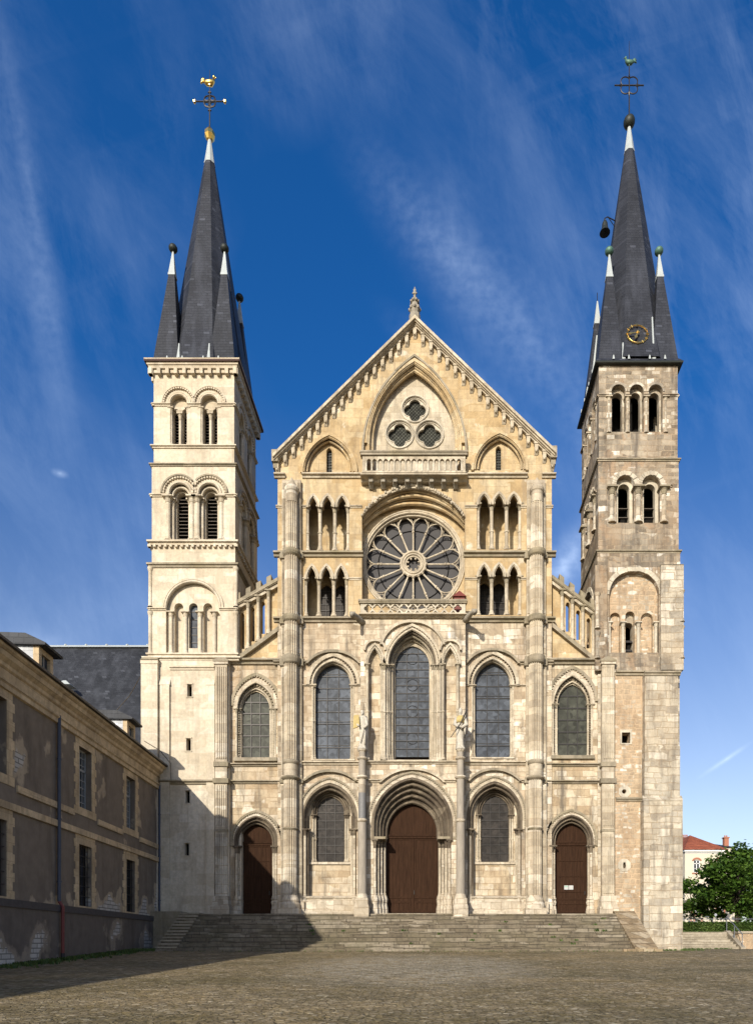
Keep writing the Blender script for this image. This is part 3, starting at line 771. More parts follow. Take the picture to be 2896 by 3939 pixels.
# ---- strings, corner shafts
def build_strings():
    def st(name, segs, Y, t0, t1, p, mat):
        for a, b in segs:
            mb = MB(); mb.course(X(a,Y-p), X(b,Y-p), Y, Z(t1,Y), Z(t0,Y), p)
            mb.build(name, mat, church)
    st('string_course', ((1052,1094),(1160,1391),(1790,2030),(2086,2140)), 0, 1822, 1841, .22, M['trim'])
    st('string_course', ((1060,1094),(1160,1180),(1341,1392),(1788,1836),(2003,2030),(2086,2128)), 0, 1943, 1955, .1, M['trim'])
    st('string_course', ((1050,1090),(1152,1396),(1784,2030),(2086,2140)), 0, 2121, 2144, .24, M['mossy'])
    st('string_course', ((1152,1172),(1338,1392),(1788,1836),(2003,2032)), 0, 2221, 2232, .08, M['trim'])
    st('string_course', ((1050,1090),(1148,1380),(1798,2034),(2086,2138)), 0, 2374, 2396, .26, M['mossy'])
    st('string_course', ((1050,1090),(1146,1186),(1376,1392),(1786,1800),(1989,2034),(2084,2130)), 0, 2542, 2558, .2, M['mossy'])
    st('string_course', ((1150,1214),(1348,1392),(1786,1826),(1962,2034)), 0, 2634, 2642, .12, M['trim'])
    st('string_course', ((1146,1386),(1790,2034)), 0, 2926, 2944, .2, M['trim'])
    st('string_course', ((1146,1176),(1360,1378),(1796,1810),(1994,2034)), 0, 2994, 3012, .16, M['trim'])
    st('string_course', ((1386,1790),), -.5, 2926, 2940, .18, M['trim'])
    st('string_course', ((870,1082),(2094,2330)), .12, 2935, 2950, .2, M['mossy'])
    st('string_course', ((870,1082),(2094,2330)), .12, 3000, 3016, .2, M['mossy'])
    st('string_course', ((868,1086),(2090,2318)), .12, 2533, 2558, .3, M['mossy'])
    st('string_course', ((1072,1094),(1142,1168),(1362,1380),(1802,1812),(2022,2034),(2080,2108)), 0, 3186, 3196, .1, M['trim'])
    # chamfered foot of the walls
    for a, b, Y in ((1145,1378,0),(1800,2034,0)):
        mb = MB()
        mb.course(X(a,Y), X(b,Y), Y, Z(3462,Y), Z(3448,Y), .16)
        mb.box(X(a,Y), X(b,Y), Y-.12, Y+.4, ZG, Z(3462,Y)-.003); mb.box(X(a,Y), X(b,Y), Y-.3, Y+.35, ZG, Z(3508,Y))
        mb.build('plinth', M['base'], church)
    # fluted shafts that climb the front on both sides of the nave
    def fl(cx, r, n=22, d=.20):
        return [(r*(1 if i % 2 else 1-d)) for i in range(n*2)]
    def fluted(mb, x, y, z0, z1, r, n=18):
        p = [(x+rr*math.cos(PI*2*i/(n*2)), y+rr*math.sin(PI*2*i/(n*2))) for i, rr in enumerate(fl(0, r, n))]
        mb.vprism(p, z0, z1)
    for cx, cl, pil in ((1122, 1117, (1080,1160)), (2065, 2057, (2022,2100))):
        mb = MB(); Y = -.42
        lv = [(3448,3196,26.5),(3186,3004,26.5),(2992,2944,26.5),(2926,2556,26),(2526,2396,26),(2372,2144,26),(2121,1938,24)]
        for b, t, r in lv:
            x = X(cl+(cx-cl)*(3448-b)/1400, Y)
            mb.m = 0
            if t == 2944 or t == 3196: pass
            if b == 2992: mb.lathe(x, Y, [(L(r,Y),Z(b,Y)),(L(r,Y),Z(t,Y))], 20)
            else: fluted(mb, x, Y, Z(b,Y), Z(t,Y), L(r,Y))
        mb.m = 1
        for a, b, pr in ((3196,3186,4),(3004,2988,9),(2944,2926,6),(2558,2524,8),(2396,2370,8),(2144,2119,8)):
            x = X(cl+(cx-cl)*(3448-b)/1400, Y); r = L(26,Y)
            mb.lathe(x, Y, [(r,Z(a,Y)),(r+L(pr,Y)*.6,Z(a-4,Y)),(r+L(pr,Y),Z((a+b)/2,Y)),(r+L(pr,Y),Z(b+4,Y)),(r,Z(b,Y))], 20)
        # top: plain drum, capital and stone cone
        x = X(cx, Y); r = L(24,Y)
        mb.m = 0
        mb.lathe(x, Y, [(r*.96,Z(1938,Y)),(r*.96,Z(1898,Y)),(r*1.1,Z(1894,Y)),(r*1.18,Z(1886,Y)),(r*1.1,Z(1880,Y)),(r*.95,Z(1876,Y)),(.03,Z(1838,Y))], 18)
        # foot
        mb.m = 2
        xb = X(cl, Y); r = L(28,Y)
        mb.lathe(xb, Y, [(r*1.35,ZG+1.2),(r*1.35,Z(3480,Y)),(r*1.22,Z(3474,Y)),(r*1.2,Z(3462,Y)),(r*1.02,Z(3452,Y)),(r,Z(3446,Y))], 20)
        mb.box(xb-r*1.45, xb+r*1.45, Y-r*1.45, .05, ZG, Z(3496,Y))
        mb.build('fluted_shaft', [M['fluted'], M['mossy'], M['base']], church)
        mb = MB()
        a, b = pil
        for k, (tb, tt) in enumerate(((3500,3010),(2990,2558),(2526,2396),(2372,2144),(2121,1845))):
            e = k*1.2
            mb.box(X(a+e,-.2), X(b+2-e,-.2), -.2, .02, Z(tb,-.2), Z(tt,-.2))
            for j in range(3):
                for x in (a+e+3+j*5, b-e-3-j*5): mb.box(X(x,-.22), X(x+2.4,-.22), -.255, -.19, Z(tb-10,-.2), Z(tt+12,-.2))
        mb.m = 1
        for t0, t1 in ((3012,2990),(2560,2524),(2398,2370),(2146,2119)):
            mb.box(X(a-5,-.3), X(b+5,-.3), -.3, .02, Z(t0,-.3), Z(t1+9,-.3)); mb.box(X(a-2,-.25), X(b+2,-.25), -.25, .02, Z(t1+9,-.25), Z(t1,-.25))
        mb.m = 2
        mb.box(X(a-8,-.3), X(b+10,-.3), -.32, .02, ZG, Z(3470,-.3))
        mb.build('pilaster', [M['fluted'], M['mossy'], M['base']], church)
    # flat fluted pilasters at the towers
    for x0, x1, dy in ((827,873,-.35),(2316,2363,-.30)):
        mb = MB(); Y = dy
        for tb, tt in ((3450,3200),(3190,3012),(2996,2950),(2932,2556)):
            mb.box(X(x0,Y), X(x1,Y), Y, .15, Z(tb,Y), Z(tt,Y))
            if tt != 2950:
                for j in range(5):
                    x = x0+5+j*(x1-x0-13)/4
                    mb.box(X(x,Y), X(x+4.4,Y), Y-.05, Y+.01, Z(tb-12,Y), Z(tt+10,Y))
        mb.m = 1
        for a, b, e in ((3200,3190,2),(3014,2996,7),(2950,2932,5)):
            mb.box(X(x0-e,Y), X(x1+e,Y), Y-L(e), .15, Z(a,Y), Z(b,Y))
        mb.m = 2
        mb.box(X(x0-5,Y), X(x1+5,Y), Y-.07, .15, Z(2556,Y), Z(2546,Y))
        mb.m = 1
        mb.box(X(x0-7,Y), X(x1+7,Y), Y-.1, .15, Z(2546,Y), Z(2540,Y))
        c = (X(x0,Y)+X(x1,Y))/2; hw = (X(x1+7,Y)-X(x0-7,Y))/2
        mb.frustum(c, Y+.2, hw, .28, Z(2540,Y), hw*.12, .05, Z(2520,Y))
        mb.m = 2
        mb.frustum(c, Y+.2, hw*1.25, .42, ZG, hw*1.2, .40, Z(3490,Y)); mb.frustum(c, Y+.2, hw*1.08, .34, Z(3490,Y), hw*.92, .3, Z(3448,Y))
        mb.build('fluted_pilaster', [M['fluted'], M['mossy'], M['base']], church)
    # grey granite columns that carry the two statues
    for cx in (1393, 1771):
        mb = MB(); Y = -1.0
        x = X(cx, Y)
        r1, r2 = L(17.5,Y), L(14.2,Y)
        mb.m = 1; mb.lathe(x, Y, [(L(28,Y),ZG),(L(28,Y),Z(3490,Y)),(L(24,Y),Z(3478,Y)),(L(24,Y),Z(3458,Y))], 4, True)
        mb.lathe(x, Y, [(L(24,Y),Z(3458,Y)),(r1*1.2,Z(3448,Y)),(r1,Z(3440,Y))], 18)
        mb.m = 0; mb.lathe(x, Y, [(r1,Z(3442,Y)),(r1*.93,Z(3166,Y))], 18)
        mb.m = 2 if cx < 1500 else 0
        mb.lathe(x, Y, [(r2,Z(3150,Y)),(r2,Z(3052,Y))], 18)
        mb.m = 1 if cx < 1500 else 0
        mb.lathe(x, Y, [(r2,Z(3052,Y)),(r2,Z(2998,Y))], 18)
        mb.m = 0; mb.lathe(x, Y, [(r2*.93,Z(2984,Y)),(r2*.93,Z(2926,Y))], 18); mb.lathe(x, Y, [(r2*.85,Z(2912,Y)),(r2*.85,Z(2894,Y))], 18)
        mb.m = 1
        for a, b, pr in ((3166,3150,5),(3000,2984,8),(2926,2912,6)):
            mb.lathe(x, Y, [(r2*.95,Z(a,Y)),(r2+L(pr,Y)*.7,Z(a-4,Y)),(r2+L(pr,Y),Z(b+7,Y)),(r2+L(pr,Y)*.8,Z(b+3,Y)),(r2*.9,Z(b,Y))], 18)
        mb.lathe(x, Y, [(r2*.85,Z(2896,Y)),(r2*1.25,Z(2889,Y)),(r2*1.25,Z(2885,Y))], 8)
        for t in (3158, 2992, 2920): mb.box(x-.12, x+.12, Y, -.4, Z(t+6,Y), Z(t-5,Y))
        mb.box(x-.16, x+.16, Y+.25, -.4, ZG, Z(2890,Y))
        mb.build('granite_column', [M['granite'], M['base'], M['granite_dark']], church)
build_strings()

# ---- galleries beside the rose
def build_arcades():
    for key, (c, tb, ts, ta) in ARC.items():
        mb = MB(); Y = 1.32
        mb.m = 2; mb.skirt(rect(X(c[0]-7), X(c[-1]+7), Z(tb)-.02, Z(ta-14)), .006, Y+.02); mb.m = 0  # dark colour paints the shade of the passage ceiling and sides
        x0, x1 = X(c[0]-7), X(c[-1]+7); z0, z1 = Z(tb)-.02, Z(ta-14)
        dark = {'ll': (1, 2), 'lr': (0, 1)}.get(key, ())
        hs = []
        for k in dark:
            m = (c[k]+c[k+1])/2
            hs.append(opening(X(m,Y), .34, Z(tb)+.03, Z(ts)-.05, .45))
        mb.panel(rect(x0, x1, z0, z1), Y, Y+.2, hs, sides=False)
        mb.box(x0, x1, -.05, Y+.02, Z(tb+4), Z(tb+.5))
        # hood moulds over each arch
        mb.m = 1
        for a, b in zip(c, c[1:]): hood(mb, (a+b)/2, (b-a)/2-7.5, ts, ta-4, 0, 9, .09); roll(mb, (a+b)/2, (b-a)/2-10, ts, ta+1, -.01, .035)
        mb.m = 0
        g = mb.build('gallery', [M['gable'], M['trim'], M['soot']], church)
        for k in dark:
            q = lambda z: VY-(z-ZC)*F/(D+Y+.12)
            stained(g, (c[k]+c[k+1])/2, 25, q(Z(tb))+3, q(Z(ts)-.05), q(Z(ts)+.42), Y+.12, M['glass_dark'], 2, 7, name='stained_window', bar=.015)
        for k, s in enumerate(c):
            xx = s + (5 if k == 0 else -5 if k == 3 else 0)
            colonnette(g, X(xx,.12), .14, Z(tb,.12), Z(ts-1,.12), .085 if k in (0,3) else .095, ring=Z(tb-70,.12) if key[0] == 'u' else None, cap=.38, base=.26)
        # imposts through the wall thickness
        mb = MB()
        for s in c[1:-1]: mb.box(X(s-6), X(s+6), -.03, .35, Z(ts+1), Z(ts-5))
        mb.build('impost', M['trim'], g)
build_arcades()

# ---- rose window
def build_rose():
    Y = .75
    cx, cz = X(1589,Y), Z(2163,Y)
    RR = L(186,Y)
    mb = MB()
    # stepped archivolts
    for ta, y0, zs, rr in ((1908, .25, 2010, 258), (1938, .5, 2030, 246)):
        a = arch(X(1590,y0), L(199,y0), Z(zs,y0), Z(ta,y0)-Z(zs,y0), 14, L(rr,y0))
        o = arch(X(1590,y0), L(215,y0), Z(zs,y0), Z(ta-45,y0)-Z(zs,y0), 14, L(rr+30,y0))
        mb.band(o, a, y0, .8)
        mb.tube([(p[0], y0, p[1]) for p in a], .09, 6)
        a2 = arch(X(1590,y0-.12), L(199,y0), Z(zs,y0), Z(ta-14,y0)-Z(zs,y0), 14, L(rr+8,y0))
        mb.tube([(p[0], y0-.1, p[1]) for p in a2], .06, 6)
    mb.m = 1
    p = arch(X(1590), L(199), Z(1990), Z(1864)-Z(1990), 14, L(262)); q = arch(X(1590), L(198), Z(1992), Z(1882)-Z(1992), 14, L(262))
    mb.band(p, q, -.1, .02, out_side=True)
    rnd = random.Random(3)
    mid = [((a[0]+b[0])/2, (a[1]+b[1])/2) for a, b in zip(p, q)]
    for x, z in spaced(mid, .13):
        mb.ball((x+rnd.uniform(-.03,.03), -.12, z+rnd.uniform(-.08,.08)), rnd.uniform(.06,.10), 5)
    mb.build('rose_arch', [M['gable'], M['trim']], church)
    mb = MB()
    mb.panel(RC(1380,1800,2380,1890,Y), Y, Y+.35, [circle(cx, cz, RR, 64)], sides=False)
    mb.build('rose_wall', M['gable'], church)
    mb = MB()
    for r, y, t in ((RR+.16, Y-.02, .06), (RR+.06, Y-.01, .07), (RR-.04, Y+.08, .05)):
        mb.tube([(px, y, pz) for px, pz in circle(cx, cz, r, 64)], t, 6, True)
    mb.band(circle(cx, cz, RR+.02, 64), circle(cx, cz, RR-.07, 64), Y+.07, Y+.3, closed=True)
    r0, r1, r2 = L(46,Y), L(134,Y), L(175,Y)
    N = 16
    yy = Y+.2
    ri = RR-.05
    for k in range(N):
        a = PI/2 + 2*PI*k/N
        ca, sa = math.cos(a), math.sin(a)
        mb.tube([(cx+r0*ca, yy, cz+r0*sa), (cx+r1*ca, yy, cz+r1*sa)], .047, 7)
        mb.ball((cx+r1*ca, yy-.02, cz+r1*sa), .068, 7); mb.ball((cx+(r0+.06)*ca, yy-.04, cz+(r0+.06)*sa), .08, 7)
        mb.ball((cx+(r1-.14)*ca, yy-.01, cz+(r1-.14)*sa), .082, 7)
        # petal: pointed arch between two spokes
        b = a + PI/N; nb = a + 2*PI/N
        p0 = Vector((r1*ca, r1*sa)); p1 = Vector((r1*math.cos(nb), r1*math.sin(nb)))
        ax = Vector((math.cos(b), math.sin(b))); tx = Vector((-math.sin(b), math.cos(b)))
        half = (p1-p0).length/2; base = r1*math.cos(PI/N)
        h = ri - base + .02
        pts = []
        for j in range(9):
            t = j/8
            pts.append((-half*.93*(1+.26*math.sin(PI*t))*(1-t**2.3)**.62 if t < 1 else 0, h*t))
        full = pts + [(-p[0], p[1]) for p in pts[-2::-1]]
        mb.tube([(cx+(ax*(base+q[1])+tx*q[0]).x, yy-.02, cz+(ax*(base+q[1])+tx*q[0]).y) for q in full], .031, 6)
        # pierced spandrel at the end of the spoke
        for dr, dt in ((-.19,0),(-.06,.14),(-.06,-.14)):
            rc = ri-.12+dr*.9; an = a + dt/ri
            mb.tube([(cx+rc*math.cos(an)+.062*math.cos(u*PI/4), yy+.03, cz+rc*math.sin(an)+.062*math.sin(u*PI/4)) for u in range(8)], .02, 4, True)
    for r, y, t in ((r0, yy-.05, .08), (r0-.13, yy-.07, .06), (r0-.24, yy-.02, .04)):
        mb.tube([(px, y, pz) for px, pz in circle(cx, cz, r, 32)], t, 6, True)
    mb.band(circle(cx, cz, r0+.03, 32), circle(cx, cz, r0-.22, 32), yy-.05, yy+.1, closed=True)
    for k in range(8):
        a = PI/8+PI*k/4
        mb.tube([(cx+(r0-.22)*math.cos(a), yy, cz+(r0-.22)*math.sin(a)), (cx+(r0-.38)*math.cos(a), yy, cz+(r0-.38)*math.sin(a))], [.035,.06], 5)
    rw = mb.build('rose_window', M['trim'], church)
    g = MB(); g.panel(circle(cx, cz, RR-.05, 48), Y+.42, Y+.45, sides=False); gl = g.build('glass', M['screen'], rw)
    l = MB(); l.tube([(px, Y+.40, pz) for px, pz in circle(cx, cz, L(137,Y), 48)], .028, 4, True)
    l.build('leading', M['dark'], rw)
build_rose()

# ---- balconies
def build_balconies():
    # upper one, with small shafts
    Y = -.62
    mb = MB()
    x0, x1 = X(1392,Y), X(1792,Y)
    mb.course(x0-.08, x1+.08, -.02, Z(1836,Y), Z(1817,Y), .66)
    mb.box(x0, x1, Y-.03, -.02, Z(1817,Y)-.02, Z(1813,Y))
    rail = MB()
    b = mb.build('balcony', [M['trim'], M['mossy']], church)
    xs = [1409+i*(1775-1409)/17 for i in range(17)]
    n = 17; w = (1776-1408)/n
    hs = []
    for i in range(n):
        c = 1408+w*(i+.5)
        hs.append(O(c, w/2-2.2, 1810, 1776, 1764, Y))
    rail.panel(RC(1394,1790,1814,1752,Y), Y, Y+.16, hs, back=True)
    rail.build('parapet', M['trim'], b)
    for i in range(n+1):
        c = 1408+w*i
        s = MB(); shaft(s, X(c,Y), Y+.03, Z(1813,Y), Z(1774,Y), .05, .1, .1, n=8, m_cap=0, abacus=False)
        s.build('baluster', M['trim_pale'], b)
    r = MB(); r.box(x0-.06, x1+.06, Y-.09, Y+.25, Z(1753,Y), Z(1744,Y)); r.box(x0-.1, x1+.1, Y-.13, Y+.28, Z(1744,Y), Z(1738,Y))
    for sx in (x0, x1-.16): r.box(sx, sx+.16, Y+.19, -.01, Z(1812,Y), Z(1754,Y))
    r.build('handrail', M['mossy'], b)
    for i in range(8):
        mo = MB()
        x = 1426+i*46.7
        z0, z1 = Z(1864,-.45), Z(1837,-.45)
        mo.xprism([(.02,z0),(-.12,z0),(-.3,z0+.12),(-.36,z0+.2),(-.46,z1-.06),(-.46,z1),(.02,z1)], X(x-9,-.45), X(x+9,-.45))
        mo.box(X(x-7,-.5), X(x+7,-.5), -.5, -.3, z0+.13, z0+.24)
        mo.build('corbel', M['finial'], b)
    # lower one, pierced with quatrefoils
    Y = -.72
    mb = MB()
    x0, x1 = X(1384,Y), X(1792,Y)
    mb.course(x0-.05, x1+.05, -.5, Z(2372,Y), Z(2358,Y), .34)
    mb.box(x0+.1, x1-.1, -.66, .8, Z(2364,Y), Z(2360,Y))
    b = mb.build('balcony', M['trim'], church)
    p = MB(); hs = []
    n = 11; w = 380/n
    for i in range(n):
        c = X(1398+w*(i+.5), Y); cz = Z(2341,Y); l, o = L(8.0,Y), L(7.6,Y)
        q = []
        for k in range(4):
            a0 = k*PI/2
            for j in range(-5, 6):
                a = a0+j/5*R(86)
                q.append((c+o*math.cos(a0)+l*math.cos(a), cz+o*math.sin(a0)+l*math.sin(a)))
        hs.append(sorted(q, key=lambda u: math.atan2(u[1]-cz, u[0]-c)))
        if i < n-1:
            cm = X(1398+w*(i+1), Y)
            for sg in (1, -1):
                tz = cz+sg*L(16,Y)
                hs.append([(cm-L(7,Y),tz),(cm+L(7,Y),tz),(cm,tz-sg*L(8,Y))])
    p.panel(RC(1387,1790,2359,2322,Y), Y, Y+.13, hs, back=True)
    p.build('parapet', M['trim_pale'], b)
    r = MB(); r.box(x0-.03, x1+.03, Y-.09, Y+.2, Z(2322,Y), Z(2316,Y)); r.box(x0-.07, x1+.07, Y-.13, Y+.24, Z(2316,Y), Z(2309,Y))
    for sx in (x0, x1-.15): r.box(sx, sx+.15, Y+.14, -.02, Z(2358,Y), Z(2323,Y))
    r.build('handrail', M['mossy'], b)
    # gargoyles
    for gx, gt, s in ((1384,2394,-1),(1800,2384,1)):
        g = MB()
        x, z = X(gx,-.6), Z(gt,-.6)
        pts = [(x-s*.15,-.45,z+.02),(x+s*.0,-.7,z+.06),(x+s*.10,-1.0,z+.08),(x+s*.20,-1.25,z+.05),(x+s*.28,-1.42,z-.03)]
        if s < 0: pts = [(p[0]+ (.0), p[1], p[2]) for p in pts]
        g.tube(pts, [.16,.17,.13,.12,.15], 8)
        g.ball((pts[-1][0], pts[-1][1]-.06, pts[-1][2]), .15, 8, 1, 1.2, .9)
        g.ball((pts[-1][0], pts[-1][1]-.2, pts[-1][2]-.07), .08, 6)
        for e in (-1, 1): g.ball((pts[-1][0]+e*.1, pts[-1][1]+.02, pts[-1][2]+.13), .05, 5, 1, 1, 1.6)
        g.build('gargoyle', M['finial'], church, True)
build_balconies()

# ---- big windows, niches and doors of the front
def build_openings():
    global STILT
    # side windows of the nave storey
    for cx, w, tb, ts, ta, d in ((1281, 66, 2923, 2634.6, 2559, 0), (1894.5, 66, 2916, 2637, 2551, 0)):
        mb = MB()
        hood(mb, cx, 91, ts, ta-35, 0, 13, .12, .15, 2, .07)
        mb.m = 1; hood(mb, cx, 98, 2551, 2508 if cx < 1500 else 2502, 0, 9, .22)
        mb.m = 0
        roll(mb, cx, 80, ts, ta-17, -.02, .07)
        order(mb, cx, 72, tb, ts, ta-6, .18, .5)
        roll(mb, cx, 73, ts, ta-8, .12, .06)
        order(mb, cx, 66.5, tb, ts, ta, .34, .55)
        for s in (-1, 1):
            for dx, yy in ((79, .05), (71.5, .16)):
                shaft(mb, X(cx+s*dx,yy), yy, Z(tb,yy), Z(ts,yy), .06, .24, .25, Z(ts+140,yy), 8, 0, 0)
        mb.m = 3; mb.box(X(cx-84), X(cx+84), -.08, .5, Z(tb+4), Z(tb-1)); mb.m = 0
        mb.build('window_surround', TR, church)
        stained(church, cx, 66, tb, ts, ta, .42, M['glass'], 3, 8, double=True)
    # central window with its two blind niches
    Y = -.5
    mb = MB()
    hood(mb, 1586, 116, 2478, 2394, Y, 10, .16)
    hood(mb, 1586, 104, 2560, 2408, Y, 9, .1, .16, 1, .06)
    roll(mb, 1586, 97, 2560, 2420, Y-.02, .08)
    order(mb, 1586, 90, 2926, 2560, 2432, -.30, .3)
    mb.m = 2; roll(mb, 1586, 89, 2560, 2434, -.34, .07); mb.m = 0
    order(mb, 1586, 82, 2926, 2560, 2446, -.12, .3)
    mb.m = 1; roll(mb, 1586, 81, 2560, 2448, -.15, .07); mb.m = 0
    order(mb, 1586, 72, 2926, 2560, 2466, .06, .4)
    order(mb, 1586, 65, 2926, 2561, 2486, .2, .4)
    for s in (-1, 1):
        for dx, yy, r in ((107, Y-.1, .085), (97, Y+.05, .075), (87, -.25, .07), (78, -.08, .07)):
            shaft(mb, X(1586+s*dx,yy), yy, Z(2926,yy), Z(2558,yy), r*.85, .3, .35, Z(2740,yy), 9, 0, 1)
    for nx, s in ((1442,-1),(1732,1)):
        roll(mb, nx, 29, 2559, 2490, Y-.02, .06)
        hood(mb, nx, 33, 2559, 2480, Y, 8, .1, .14, 1, .05)
        hood(mb, nx, 36, 2500, 2466, Y, 7, .17)
        order(mb, nx, 22, 2926, 2559, 2500, -.38, -.1)
        for dx in (-29, 29):
            shaft(mb, X(nx+dx,Y-.08), Y-.08, Z(2926,Y), Z(2558,Y), .075, .3, .3, Z(2740,Y), 9, 0, 1)
    mb.m = 3; mb.box(X(1490,-.5), X(1686,-.5), -.58, .3, Z(2931,-.5), Z(2925,-.5))
    mb.build('window_surround', TR, church)
    mb = MB()
    for nx in (1442, 1732): mb.box(X(nx-40,-.2), X(nx+40,-.2), -.22, -.05, Z(2930,-.2), Z(2480,-.2))
    mb.build('niche_wall', M['aisle'], church)
    stained(church, 1586.5, 64, 2913, 2561, 2486, .3, M['glass'], 3, 14, ((2535,22),(2637,22),(2738,22),(2842,22)))
    # main portal
    STILT = True
    mb = MB()
    mb.m = 3; hood(mb, 1585, 151, 3229, 2997, Y, 20, .05)
    mb.m = 1; hood(mb, 1585, 171.5, 3229, 2974, Y, 6, .12, .12, 1, .055)
    mb.m = 0; hood(mb, 1585, 120, 3010, 2962, Y, 9, .18)
    for a, b in ((1418,1470),(1700,1752)): mb.course(X(a,Y), X(b,Y), Y, Z(3012,Y), Z(2996,Y), .16)
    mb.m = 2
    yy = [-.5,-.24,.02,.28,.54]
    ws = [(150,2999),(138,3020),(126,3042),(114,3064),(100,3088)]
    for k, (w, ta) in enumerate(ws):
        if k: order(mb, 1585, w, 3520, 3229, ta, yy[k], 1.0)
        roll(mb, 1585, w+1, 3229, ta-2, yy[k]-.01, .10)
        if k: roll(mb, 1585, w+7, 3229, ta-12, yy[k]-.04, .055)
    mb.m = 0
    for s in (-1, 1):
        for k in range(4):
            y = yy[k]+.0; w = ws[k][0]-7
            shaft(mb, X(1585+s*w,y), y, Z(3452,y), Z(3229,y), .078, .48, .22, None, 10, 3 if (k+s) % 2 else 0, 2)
            mb.m = 3
            mb.lathe(X(1585+s*w,y), y, [(.19,ZG+1.3),(.20,Z(3500,y)),(.15,Z(3480,y)),(.19,Z(3462,y)),(.15,Z(3450,y))], 8)
        mb.m = 1
        x0, x1 = sorted((X(1585+s*98,.2), X(1585+s*172,-.5)))
        mb.box(x0, x1, -.56, .5, Z(3231,-.3), Z(3222,-.3))
        mb.m = 0
    mb.m = 3; mb.box(X(1462,-.7), X(1708,-.7), -.95, .9, ZG+1.2, Z(3516,-.7)); mb.m = 0
    por = mb.build('portal', TR, church)
    def door(parent, cx, w, tb, ts, ta, Y, leaves, transom):
        d = MB(); d.panel(O(cx, w+6, tb, ts, ta-8, Y), Y, Y+.1, sides=False)
        zb = Z(tb,Y)
        if leaves == 2:
            d.box(X(cx,Y)-.05, X(cx,Y)+.05, Y-.05, Y+.02, zb, Z(transom,Y))
        for sx in ((-1,1) if leaves == 2 else (0,)):
            c = X(cx,Y)+sx*L(w,Y)/2; hw = L(w,Y)/(2.25 if leaves == 2 else 1.15)
            zt = Z(transom,Y); fr = .09
            h = (zt-zb)
            for a, b in ((.0,.16),(.18,.98)):
                z0, z1 = zb+h*a+.05, zb+h*b-.03
                d.box(c-hw, c+hw, Y-.028, Y+.01, z0, z0+fr); d.box(c-hw, c+hw, Y-.028, Y+.01, z1-fr, z1)
                d.box(c-hw, c-hw+fr, Y-.024, Y+.01, z0+fr, z1-fr); d.box(c+hw-fr, c+hw, Y-.024, Y+.01, z0+fr, z1-fr)
        d.box(X(cx-w-4,Y), X(cx+w+4,Y), Y-.08, Y+.01, Z(transom+9,Y), Z(transom+1,Y)); d.box(X(cx-w-4,Y), X(cx+w+4,Y), Y-.12, Y+.01, Z(transom+1,Y), Z(transom-5,Y))
        for zf in (.30, .52, .74):
            if leaves == 1: d.box(X(cx-w,Y), X(cx+w,Y), Y-.03, Y+.01, zb+(Z(transom,Y)-zb)*zf, zb+(Z(transom,Y)-zb)*zf+.035)
        for i in range(1, 9):
            x = X(cx-w+2*w*i/9,Y)
            if abs(x-X(cx,Y)) > .1: d.box(x-.010, x+.010, Y-.016, Y+.01, zb, Z(transom+12,Y))
        o = d.build('door', M['wood'], parent)
        h = MB(); h.box(X(cx+(4 if leaves == 2 else w-14),Y), X(cx+(6.5 if leaves == 2 else w-11),Y), Y-.09, Y, Z(tb-72,Y), Z(tb-86,Y)); h.build('handle', M['iron'], o)
        return o
    door(por, 1587.5, 99, 3514, 3229, 3092, .78, 2, 3218)
    # lower windows in their deep arches
    for cx, wx, ww, wt, dta in ((1268, 1271.5, 52, 3067, 6), (1902, 1903.5, 51, 3063, 0)):
        mb = MB()
        hood(mb, cx, 104, 3190, 3006+dta, 0, 15, .05); mb.m = 1; hood(mb, cx, 119, 3190, 2990+dta, 0, 6, .12, .12, 1, .05)
        mb.m = 1; hood(mb, cx, 95, 3004, 2964+dta, 0, 9, .22); mb.m = 0
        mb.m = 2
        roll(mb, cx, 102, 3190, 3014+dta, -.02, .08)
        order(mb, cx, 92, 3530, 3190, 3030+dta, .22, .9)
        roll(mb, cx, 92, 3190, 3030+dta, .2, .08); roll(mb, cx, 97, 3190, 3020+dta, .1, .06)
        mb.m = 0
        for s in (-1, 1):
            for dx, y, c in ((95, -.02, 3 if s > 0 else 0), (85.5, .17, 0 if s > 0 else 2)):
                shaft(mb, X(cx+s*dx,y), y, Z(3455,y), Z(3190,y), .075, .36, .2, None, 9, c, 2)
                mb.m = 3; mb.lathe(X(cx+s*dx,y), y, [(.17,ZG+1.3),(.18,Z(3505,y)),(.13,Z(3480,y)),(.16,Z(3468,y)),(.12,Z(3452,y))], 8)
        mb.build('window_surround', TR, church)
        Y = .52
        mb = MB()
        mb.panel(RC(cx-120,cx+120,3520,2990,Y), Y, Y+.35, [O(wx, 70, 3319, 3136, wt-22, Y)], sides=False)
        mb.build('recess_wall', M['aisle'], church)
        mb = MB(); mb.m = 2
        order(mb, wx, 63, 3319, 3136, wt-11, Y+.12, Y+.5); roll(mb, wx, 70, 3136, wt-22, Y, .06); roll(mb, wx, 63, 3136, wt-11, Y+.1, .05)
        order(mb, wx, 52, 3319, 3136, wt, Y+.22, Y+.5, 20)
        for s in (-1, 1):
            for dx, y in ((67, Y+.04), (58.5, Y+.16)):
                shaft(mb, X(wx+s*dx,y-.04), y-.04, Z(3317,y), Z(3136,y), .055, .22, .16, Z(3230,y), 8, 0, 2)
        mb.m = 3
        mb.box(X(wx-82,Y), X(wx+82,Y), Y-.1, Y+.4, Z(3327,Y), Z(3318,Y))
        mb.m = 0
        for s in (-1, 1):
            a, b = sorted((X(wx+s*80,Y), X(wx+s*75,Y))); mb.box(a, b, Y-.06, Y+.1, Z(3318,Y), Z(3140,Y))
        mb.course(X(cx-88,Y), X(cx+88,Y), Y, Z(3462,Y), Z(3446,Y), .2)
